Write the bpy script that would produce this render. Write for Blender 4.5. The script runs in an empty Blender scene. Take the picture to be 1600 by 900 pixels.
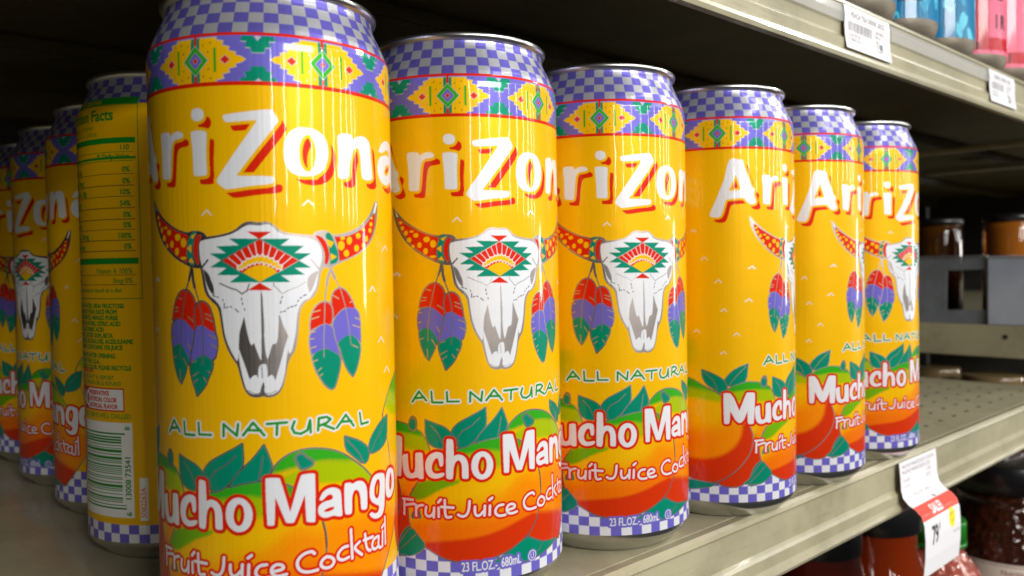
import bpy, bmesh, math, random
import numpy as np
from mathutils import Matrix, Vector
random.seed(7); np.random.seed(7)
S = bpy.context.scene
COL = S.collection
PI = math.pi
# ---------------------------------------------------------------- camera
cd = bpy.data.cameras.new('camera'); cam = bpy.data.objects.new('camera', cd); COL.objects.link(cam)
cr = Vector((0.7422, -0.67, -0.0164)); cu = Vector((0.0294, 0.0081, 0.9995)); cf = Vector((0.6696, 0.7423, -0.0256))
cf.normalize(); cr = (cr - cf*cr.dot(cf)).normalized(); cu = cr.cross(cf)
cam.matrix_world = Matrix(((cr.x, cu.x, -cf.x, -0.10244), (cr.y, cu.y, -cf.y, -0.23225), (cr.z, cu.z, -cf.z, 0.11476), (0, 0, 0, 1)))
cd.sensor_width = 36; cd.lens = 1252.95/1600*36; cd.clip_start = 0.005; cd.clip_end = 50
cd.dof.use_dof = True; cd.dof.focus_distance = 0.28; cd.dof.aperture_fstop = 15
S.camera = cam
S.render.engine = 'CYCLES'
S.view_settings.view_transform = 'Standard'; S.view_settings.look = 'None'
S.view_settings.exposure = -0.1; S.view_settings.gamma = 1
# ---------------------------------------------------------------- world, store lamps and added lights
W = bpy.data.worlds.new('World'); S.world = W; W.use_nodes = True
W.node_tree.nodes['Background'].inputs[0].default_value = (0.95, 0.93, 0.88, 1)
W.node_tree.nodes['Background'].inputs[1].default_value = 0.04
def lamp(name, loc, target, sx, sy, power, col=(1, 0.985, 0.94)):
    l = bpy.data.lights.new(name, 'AREA'); l.shape = 'RECTANGLE'; l.size = sx; l.size_y = sy; l.energy = power; l.color = col
    o = bpy.data.objects.new(name, l); COL.objects.link(o); o.location = loc
    d = Vector(target) - Vector(loc); o.rotation_euler = d.to_track_quat('-Z', 'Y').to_euler(); return o
# ceiling fixtures over the aisle and one added low fill; the nearest hangs to the right of the cans
lamp('ceiling_and_fill_lamp', (2.9, -0.95, 1.75), (0.25, 0.0, 0.0), 0.5, 0.14, 30)
lamp('ceiling_and_fill_lamp', (0.9, -1.3, 1.7), (0.25, 0, 0.1), 1.4, 0.12, 9)
lamp('ceiling_and_fill_lamp', (-0.05, -2.5, 1.02), (0.1, 0, 0.1), 1.2, 0.25, 50)  # added frontal fill that brightens the can faces, not a ceiling fixture
lamp('ceiling_and_fill_lamp', (2.6, -3.6, 2.0), (0.3, 0, 0.1), 2.0, 0.4, 26)
# upright lights added across the aisle to mirror as vertical streaks on the cans
for k in range(10):
    x = -1.62 + 0.72*k
    o = lamp('streak_lamp', (x, -3.3, 0.92), (x*0.2+0.1, 0, 0.92), 0.045, 1.0, 8.5, (1, 0.98, 0.95))
lamp('aisle_end_glow', (4.6, -2.1, 0.12), (0.2, 0, 0.12), 0.28, 0.5, 16, (1, 0.97, 0.9))  # added light standing in for a bright area down the aisle
# ---------------------------------------------------------------- helpers
def s2l(c):
    return tuple((v/12.92 if v <= 0.04045 else ((v+0.055)/1.055)**2.4) for v in c)
def rgb(r, g, b): return s2l((r/255, g/255, b/255))
def mat(name, base, rough=0.5, metal=0.0, coat=0.0, spec=0.5, trans=0.0, ior=1.45, noise=None, bump=None, alpha=1.0):
    m = bpy.data.materials.new(name); m.use_nodes = True; nt = m.node_tree; b = nt.nodes['Principled BSDF']
    b.inputs['Base Color'].default_value = (*base, 1); b.inputs['Roughness'].default_value = rough
    b.inputs['Metallic'].default_value = metal; b.inputs['Coat Weight'].default_value = coat; b.inputs['Coat Roughness'].default_value = 0.06
    b.inputs['Specular IOR Level'].default_value = spec; b.inputs['Transmission Weight'].default_value = trans; b.inputs['IOR'].default_value = ior
    b.inputs['Alpha'].default_value = alpha
    tc = nt.nodes.new('ShaderNodeTexCoord')
    if noise:   # (scale, colour2, rough_amount, mapping scale)
        mp = nt.nodes.new('ShaderNodeMapping'); mp.inputs['Scale'].default_value = noise[3]
        nt.links.new(tc.outputs['Object'], mp.inputs['Vector'])
        n = nt.nodes.new('ShaderNodeTexNoise'); n.inputs['Scale'].default_value = noise[0]; n.inputs['Detail'].default_value = 6; n.inputs['Roughness'].default_value = 0.65
        nt.links.new(mp.outputs[0], n.inputs['Vector'])
        r = nt.nodes.new('ShaderNodeValToRGB'); r.color_ramp.elements[0].position = 0.38; r.color_ramp.elements[1].position = 0.66
        r.color_ramp.elements[0].color = (*base, 1); r.color_ramp.elements[1].color = (*noise[1], 1)
        nt.links.new(n.outputs[0], r.inputs[0]); nt.links.new(r.outputs[0], b.inputs['Base Color'])
        mr = nt.nodes.new('ShaderNodeMapRange'); mr.inputs['To Min'].default_value = max(0.02, rough-noise[2]); mr.inputs['To Max'].default_value = rough+noise[2]
        nt.links.new(n.outputs[0], mr.inputs[0]); nt.links.new(mr.outputs[0], b.inputs['Roughness'])
    if bump:    # (kind, scale, distance, mapping)
        mp = nt.nodes.new('ShaderNodeMapping'); mp.inputs['Scale'].default_value = bump[3]
        nt.links.new(tc.outputs['Object'], mp.inputs['Vector'])
        if bump[0] == 'noise':
            n = nt.nodes.new('ShaderNodeTexNoise'); n.inputs['Detail'].default_value = 4
        else:
            n = nt.nodes.new('ShaderNodeTexVoronoi')
        n.inputs['Scale'].default_value = bump[1]; nt.links.new(mp.outputs[0], n.inputs['Vector'])
        bp = nt.nodes.new('ShaderNodeBump'); bp.inputs['Distance'].default_value = bump[2]; bp.inputs['Strength'].default_value = 1
        if len(bump) > 4:      # soft dents, different on every copy
            oi = nt.nodes.new('ShaderNodeObjectInfo'); mu = nt.nodes.new('ShaderNodeMath'); mu.operation = 'MULTIPLY'; mu.inputs[1].default_value = 37.0
            nt.links.new(oi.outputs['Random'], mu.inputs[0]); ad = nt.nodes.new('ShaderNodeVectorMath'); ad.operation = 'ADD'
            nt.links.new(tc.outputs['Object'], ad.inputs[0]); nt.links.new(mu.outputs[0], ad.inputs[1])
            n2 = nt.nodes.new('ShaderNodeTexNoise'); n2.inputs['Scale'].default_value = bump[4]; n2.inputs['Detail'].default_value = 2; nt.links.new(ad.outputs[0], n2.inputs['Vector'])
            b2 = nt.nodes.new('ShaderNodeBump'); b2.inputs['Distance'].default_value = bump[5]; b2.inputs['Strength'].default_value = 1
            nt.links.new(n2.outputs[0], b2.inputs['Height']); nt.links.new(b2.outputs[0], bp.inputs['Normal'])
            nt.links.new(b2.outputs[0], b.inputs['Coat Normal'])
        nt.links.new(n.outputs[0], bp.inputs['Height']); nt.links.new(bp.outputs[0], b.inputs['Normal'])
    return m
def worn(m, dark, amount=0.5):
    """grime blotches and fine scratches over a painted metal"""
    nt = m.node_tree; b = nt.nodes['Principled BSDF']; src = b.inputs['Base Color'].links[0].from_socket
    tc = nt.nodes.new('ShaderNodeTexCoord')
    def layer(scale, mp_scale, lo, hi, amt, src):
        mp = nt.nodes.new('ShaderNodeMapping'); mp.inputs['Scale'].default_value = mp_scale; nt.links.new(tc.outputs['Object'], mp.inputs[0])
        n = nt.nodes.new('ShaderNodeTexNoise'); n.inputs['Scale'].default_value = scale; n.inputs['Detail'].default_value = 8; n.inputs['Roughness'].default_value = 0.7
        nt.links.new(mp.outputs[0], n.inputs['Vector'])
        r = nt.nodes.new('ShaderNodeMapRange'); r.inputs['From Min'].default_value = lo; r.inputs['From Max'].default_value = hi; r.inputs['To Max'].default_value = amt
        nt.links.new(n.outputs[0], r.inputs[0])
        mx = nt.nodes.new('ShaderNodeMix'); mx.data_type = 'RGBA'; nt.links.new(r.outputs[0], mx.inputs[0]); nt.links.new(src, mx.inputs[6]); mx.inputs[7].default_value = (*dark, 1)
        return mx.outputs[2]
    src = layer(22, (1, 1, 1), 0.52, 0.8, amount, src)
    src = layer(60, (0.25, 3, 3), 0.60, 0.70, amount*0.8, src)
    src = layer(260, (1, 1, 1), 0.66, 0.74, amount, src)
    nt.links.new(src, b.inputs['Base Color'])
def printed_mat(name, rough=0.3, coat=0.5, bump=None, metal_base=0.0, spec=0.5):
    m = mat(name, (1, 1, 1), rough, 0, coat, spec, bump=bump); nt = m.node_tree; b = nt.nodes['Principled BSDF']
    a = nt.nodes.new('ShaderNodeVertexColor'); a.layer_name = 'print'
    nt.links.new(a.outputs['Color'], b.inputs['Base Color'])
    mr = nt.nodes.new('ShaderNodeMapRange'); mr.inputs['To Min'].default_value = 1; mr.inputs['To Max'].default_value = metal_base
    nt.links.new(a.outputs['Alpha'], mr.inputs[0]); nt.links.new(mr.outputs[0], b.inputs['Metallic'])
    return m
def mesh_obj(name, verts, faces, material, parent=None, smooth=True):
    me = bpy.data.meshes.new(name); me.from_pydata([tuple(v) for v in verts], [], faces); me.update()
    mats = material if isinstance(material, list) else [material]
    for q in mats: me.materials.append(q)
    if smooth: me.polygons.foreach_set('use_smooth', [True]*len(me.polygons))
    o = bpy.data.objects.new(name, me); COL.objects.link(o)
    if parent: o.parent = parent
    return o
def bm_obj(name, bm, material, parent=None, smooth=False):
    bmesh.ops.recalc_face_normals(bm, faces=bm.faces)
    me = bpy.data.meshes.new(name); bm.to_mesh(me); bm.free()
    for q in (material if isinstance(material, list) else [material]): me.materials.append(q)
    if smooth: me.polygons.foreach_set('use_smooth', [True]*len(me.polygons))
    o = bpy.data.objects.new(name, me); COL.objects.link(o)
    if parent: o.parent = parent
    return o
def lathe(name, prof, material, parent=None, seg=96, wob=None):
    """profile [(r, z)] turned about the z axis; r = 0 closes"""
    vs, fs = [], []
    for (r, z) in prof:
        for k in range(seg):
            t = 2*PI*k/seg; rr = r + (wob(t, z) if wob else 0); vs.append((rr*math.cos(t), rr*math.sin(t), z))
    for i in range(len(prof)-1):
        for k in range(seg):
            a = i*seg+k; b = i*seg+(k+1) % seg; fs.append((a, b, b+seg, a+seg))
    return mesh_obj(name, vs, fs, material, parent)
def add_box(bm, x0, x1, y0, y1, z0, z1, bev=0):
    r = bmesh.ops.create_cube(bm, size=1); vs = r['verts']
    for v in vs: v.co = Vector(((x0+x1)/2+v.co.x*(x1-x0), (y0+y1)/2+v.co.y*(y1-y0), (z0+z1)/2+v.co.z*(z1-z0)))
    if bev:
        es = list({e for v in vs for e in v.link_edges}); bmesh.ops.bevel(bm, geom=es, offset=bev, segments=2, affect='EDGES')
def extrude_x(bm, prof, x0, x1, closed=True, mi=0):
    a = [bm.verts.new((x0, y, z)) for y, z in prof]; b = [bm.verts.new((x1, y, z)) for y, z in prof]
    n = len(prof)
    for i in range(n if closed else n-1):
        f = bm.faces.new((a[i], a[(i+1) % n], b[(i+1) % n], b[i])); f.material_index = mi
    if closed: bm.faces.new(a[::-1]); bm.faces.new(b)
def thing(name, label, cat, loc=(0, 0, 0), rz=0, group=None):
    o = bpy.data.objects.new(name, None); COL.objects.link(o); o.location = loc; o.rotation_euler = (0, 0, rz)
    o.empty_display_size = 0.01; o['label'] = label; o['category'] = cat
    if group: o['group'] = group
    return o
def tag(o, label, cat, group=None):
    o['label'] = label; o['category'] = cat
    if group: o['group'] = group
    return o
def copy_thing(root, loc, rz, label):
    r = root.copy(); COL.objects.link(r); r.location = loc; r.rotation_euler = (0, 0, rz); r['label'] = label
    for ch in list(root.children):
        c = ch.copy(); COL.objects.link(c); c.parent = r
        for g in list(ch.children):
            d = g.copy(); COL.objects.link(d); d.parent = c
    return r
# ---------------------------------------------------------------- a small painter: shapes in millimetres become colours on a fine mesh
INK = dict(y=rgb(238, 182, 0), w=rgb(224, 225, 230), r=rgb(212, 34, 4), t=rgb(0, 134, 106), b=rgb(108, 100, 194), g=rgb(52, 165, 28),
           n=rgb(28, 140, 40), l=rgb(165, 185, 0), L=rgb(112, 172, 8), o=rgb(240, 138, 0), O=rgb(236, 112, 0), R=rgb(208, 50, 6), K=rgb(50, 45, 45), M=(0.36, 0.32, 0.30),
           s=rgb(180, 181, 188), k=(0.02, 0.02, 0.02), G=rgb(90, 130, 10), W=rgb(240, 240, 240), e=rgb(70, 150, 30))
def smooth_open(r, n=2):
    p = np.array(r, float).reshape(-1, 2)
    if len(p) < 3: return p
    for _ in range(n):
        a = p[:-1]*0.75+p[1:]*0.25; b = p[:-1]*0.25+p[1:]*0.75
        p = np.vstack([p[:1], np.stack([a, b], 1).reshape(-1, 2), p[-1:]])
    return p
def chaikin(ring, n, closed=True):
    p = np.array(ring, float).reshape(-1, 2)
    if n:          # keep the sharp tips
        v1 = np.roll(p, 1, 0)-p; v2 = np.roll(p, -1, 0)-p
        c = (v1*v2).sum(1)/(np.hypot(*v1.T)*np.hypot(*v2.T)+1e-9)
        p = np.repeat(p, np.where(c > 0.15, 3, 1), 0)
    for _ in range(n):
        q = np.roll(p, -1, 0); a = p*0.75+q*0.25; b = p*0.25+q*0.75
        p = np.stack([a, b], 1).reshape(-1, 2)
    return p
class Paint:
    def __init__(s, u0, u1, z0, z1, d, ss, base):
        s.u0, s.z0 = u0, z0; s.nu = int(round((u1-u0)/d))+1; s.nz = int(round((z1-z0)/d))+1; s.d = d; s.ss = ss
        s.h = d/ss; s.w = s.nu*ss; s.hh = s.nz*ss; s.ou = u0-d/2; s.oz = z0-d/2
        s.img = np.empty((s.hh, s.w, 4), np.float32); s.img[:] = (*INK[base], 1)
    def fillmask(s, rings, pad=0):
        P = np.concatenate(rings)
        c0 = max(0, int((P[:, 0].min()-s.ou)/s.h)-1-pad); c1 = min(s.w, int((P[:, 0].max()-s.ou)/s.h)+2+pad)
        r0 = max(0, int((P[:, 1].min()-s.oz)/s.h)-1-pad); r1 = min(s.hh, int((P[:, 1].max()-s.oz)/s.h)+2+pad)
        if c1 <= c0 or r1 <= r0: return None
        tog = np.zeros((r1-r0, c1-c0+1), np.int32)
        for R in rings:
            for (x0, y0), (x1, y1) in zip(R, np.roll(R, -1, 0)):
                if y0 == y1: continue
                if y0 > y1: x0, y0, x1, y1 = x1, y1, x0, y0
                a = max(r0, int(math.ceil((y0-s.oz)/s.h-0.5))); b = min(r1, int(math.ceil((y1-s.oz)/s.h-0.5)))
                if b <= a: continue
                rows = np.arange(a, b); yy = s.oz+(rows+0.5)*s.h
                xx = x0+(yy-y0)*(x1-x0)/(y1-y0)
                cc = np.clip(np.ceil((xx-s.ou)/s.h-0.5).astype(int)-c0, 0, c1-c0)
                np.add.at(tog, (rows-r0, cc), 1)
        m = (np.cumsum(tog, 1)[:, :-1] & 1).astype(bool)
        return m, r0, r1, c0, c1
    def put(s, m, r0, r1, c0, c1, col, met=False):
        s.img[r0:r1, c0:c1][m] = (*INK[col], 0.0 if met else 1.0)
    def poly(s, col, rings, sm=0):
        R = [chaikin(r, sm) for r in rings]; q = s.fillmask(R)
        if q: s.put(*q, col, col == 'M')
    def lines(s, col, w, rings):
        for r in rings:
            p = np.array(r, float).reshape(-1, 2)
            for (x0, y0), (x1, y1) in zip(p[:-1], p[1:]):
                c0 = max(0, int((min(x0, x1)-w-s.ou)/s.h)); c1 = min(s.w, int((max(x0, x1)+w-s.ou)/s.h)+2)
                r0 = max(0, int((min(y0, y1)-w-s.oz)/s.h)); r1 = min(s.hh, int((max(y0, y1)+w-s.oz)/s.h)+2)
                if c1 <= c0 or r1 <= r0: continue
                X = s.ou+(np.arange(c0, c1)+0.5)*s.h; Y = (s.oz+(np.arange(r0, r1)+0.5)*s.h)[:, None]
                dx, dy = x1-x0, y1-y0; L = dx*dx+dy*dy or 1e-9
                t = np.clip(((X-x0)*dx+(Y-y0)*dy)/L, 0, 1)
                m = (X-x0-t*dx)**2+(Y-y0-t*dy)**2 < (w/2)**2
                s.put(m, r0, r1, c0, c1, col, col == 'M')
    def soft(s, col, blur, clip, ring):
        C = chaikin(clip, 2); q = s.fillmask([C])
        if not q: return
        cm, r0, r1, c0, c1 = q
        big = s.fillmask([chaikin(ring, 2)]); full = np.zeros((r1-r0, c1-c0), np.float32)
        if not big: return
        bm_, a0, a1, b0, b1 = big
        ra, rb, ca, cb = max(r0, a0), min(r1, a1), max(c0, b0), min(c1, b1)
        if rb <= ra or cb <= ca: return
        full[ra-r0:rb-r0, ca-c0:cb-c0] = bm_[ra-a0:rb-a0, ca-b0:cb-b0]
        k = max(1, int(blur/s.h/2))
        for ax in (0, 1):
            for _ in range(2):
                pad = [(0, 0), (0, 0)]; pad[ax] = (k+1, k); z = np.cumsum(np.pad(full, pad, 'edge'), ax)
                n = full.shape[ax]
                full = ((z[2*k+1:2*k+1+n]-z[:n]) if ax == 0 else (z[:, 2*k+1:2*k+1+n]-z[:, :n]))/(2*k+1)
        if blur < 5:   # airbrushed speckle along the edge
            full = np.clip(full+(np.random.rand(*full.shape)-0.5)*0.9*(full > 0.03)*(full < 0.97), 0, 1)
        full *= cm; sub = s.img[r0:r1, c0:c1, :3]; sub += full[..., None]*(np.array(INK[col], np.float32)-sub)
    def rect(s, col, u0, u1, z0, z1): s.poly(col, [[u0, z0, u1, z0, u1, z1, u0, z1]])
    def run(s, ops):
        i = 0
        while i < len(ops):
            k, col, w, rings = ops[i]
            if k in 'am':     # a whole word of heavy letters: shade / outline first, faces last
                j = i
                while j < len(ops) and ops[j][0] == k: j += 1
                L = [[chaikin(np.array(r)/10, o[2]) for r in o[3]] for o in ops[i:j]]
                if k == 'a':
                    for R in L:
                        q = s.fillmask([r+np.array((2.1, -2.3)) for r in R])
                        s.put(*q, 'r')
                    for R in L:
                        s.lines('r', 0.25, [np.vstack([r, r[:1]])+np.array((2.1, -2.3)) for r in R])
                    for R in L: s.lines('y', 1.9, [np.vstack([r, r[:1]]) for r in R])
                else:
                    for R in L: s.lines('r', 2.1, [np.vstack([r, r[:1]]) for r in R])
                for R in L:
                    q = s.fillmask(R); s.put(*q, 'w')
                i = j; continue
            rings = [np.array(r, float)/10 for r in rings]
            if k == 'p': s.poly(col, rings, w)
            elif k == 'j': s.lines(col, w, [smooth_open(r) for r in rings])
            elif k == 'l':
                out = []
                for r in rings:
                    r = r.reshape(-1, 2)
                    if len(r) > 5 and np.allclose(r[0], r[-1]):
                        c_ = chaikin(r[:-1], 1); r = np.vstack([c_, c_[:1]])
                    out.append(r)
                s.lines(col, w, out)
            elif k == 's': s.soft(col, w, rings[0], rings[1])
            i += 1
    def text(s, col, txt, u, z, size, squeeze=1.0, rot=0.0, align='LEFT', grow=0.0, halo=None):
        cu_ = bpy.data.curves.new('tmp', 'FONT'); cu_.body = txt; cu_.size = 1; cu_.align_x = align; cu_.resolution_u = 3
        o = bpy.data.objects.new('tmp', cu_); me = o.to_mesh(); co = np.array([v.co[:2] for v in me.vertices])
        tris = [tuple(p.vertices) for p in me.polygons]
        bd = {}
        for t in tris:
            for a, b in zip(t, t[1:]+t[:1]):
                e = (min(a, b), max(a, b)); bd[e] = bd.get(e, 0)+1
        if len(co):
            co = co*size*np.array((squeeze, 1)); c, q = math.cos(rot), math.sin(rot)
            co = np.stack([co[:, 0]*c-co[:, 1]*q+u, co[:, 0]*q+co[:, 1]*c+z], 1)
            E = [[co[a], co[b]] for (a, b), n in bd.items() if n == 1]
            if halo:
                s.lines(halo[0], halo[1], [np.array(e).ravel() for e in E])
            for t in tris:
                g = s.fillmask([co[list(t)]])
                if g: s.put(*g, col)
            if grow: s.lines(col, grow, [np.array(e).ravel() for e in E])
        o.to_mesh_clear(); bpy.data.objects.remove(o); bpy.data.curves.remove(cu_)
    def done(s):
        v = s.img.reshape(s.nz, s.ss, s.nu, s.ss, 4).mean((1, 3)); s.img = None
        return v
def painted_mesh(name, pos, cols, wrap, material):
    """pos (nz, nu, 3) and cols (nz, nu, 4) make one smooth grid whose colours are the print"""
    nz, nu = pos.shape[:2]; me = bpy.data.meshes.new(name)
    me.vertices.add(nz*nu); me.vertices.foreach_set('co', pos.astype(np.float32).ravel())
    i, j = np.meshgrid(np.arange(nz-1), np.arange(nu if wrap else nu-1), indexing='ij'); j2 = (j+1) % nu
    q = np.stack([i*nu+j, i*nu+j2, (i+1)*nu+j2, (i+1)*nu+j], -1).reshape(-1, 4).astype(np.int32)
    me.loops.add(q.size); me.loops.foreach_set('vertex_index', q.ravel())
    me.polygons.add(len(q)); me.polygons.foreach_set('loop_start', np.arange(0, q.size, 4, dtype=np.int32))
    me.polygons.foreach_set('use_smooth', np.ones(len(q), bool))
    me.update(calc_edges=True)
    ca = me.color_attributes.new('print', 'FLOAT_COLOR', 'POINT'); ca.data.foreach_set('color', cols.astype(np.float32).ravel())
    me.materials.append(material)
    return me
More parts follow.
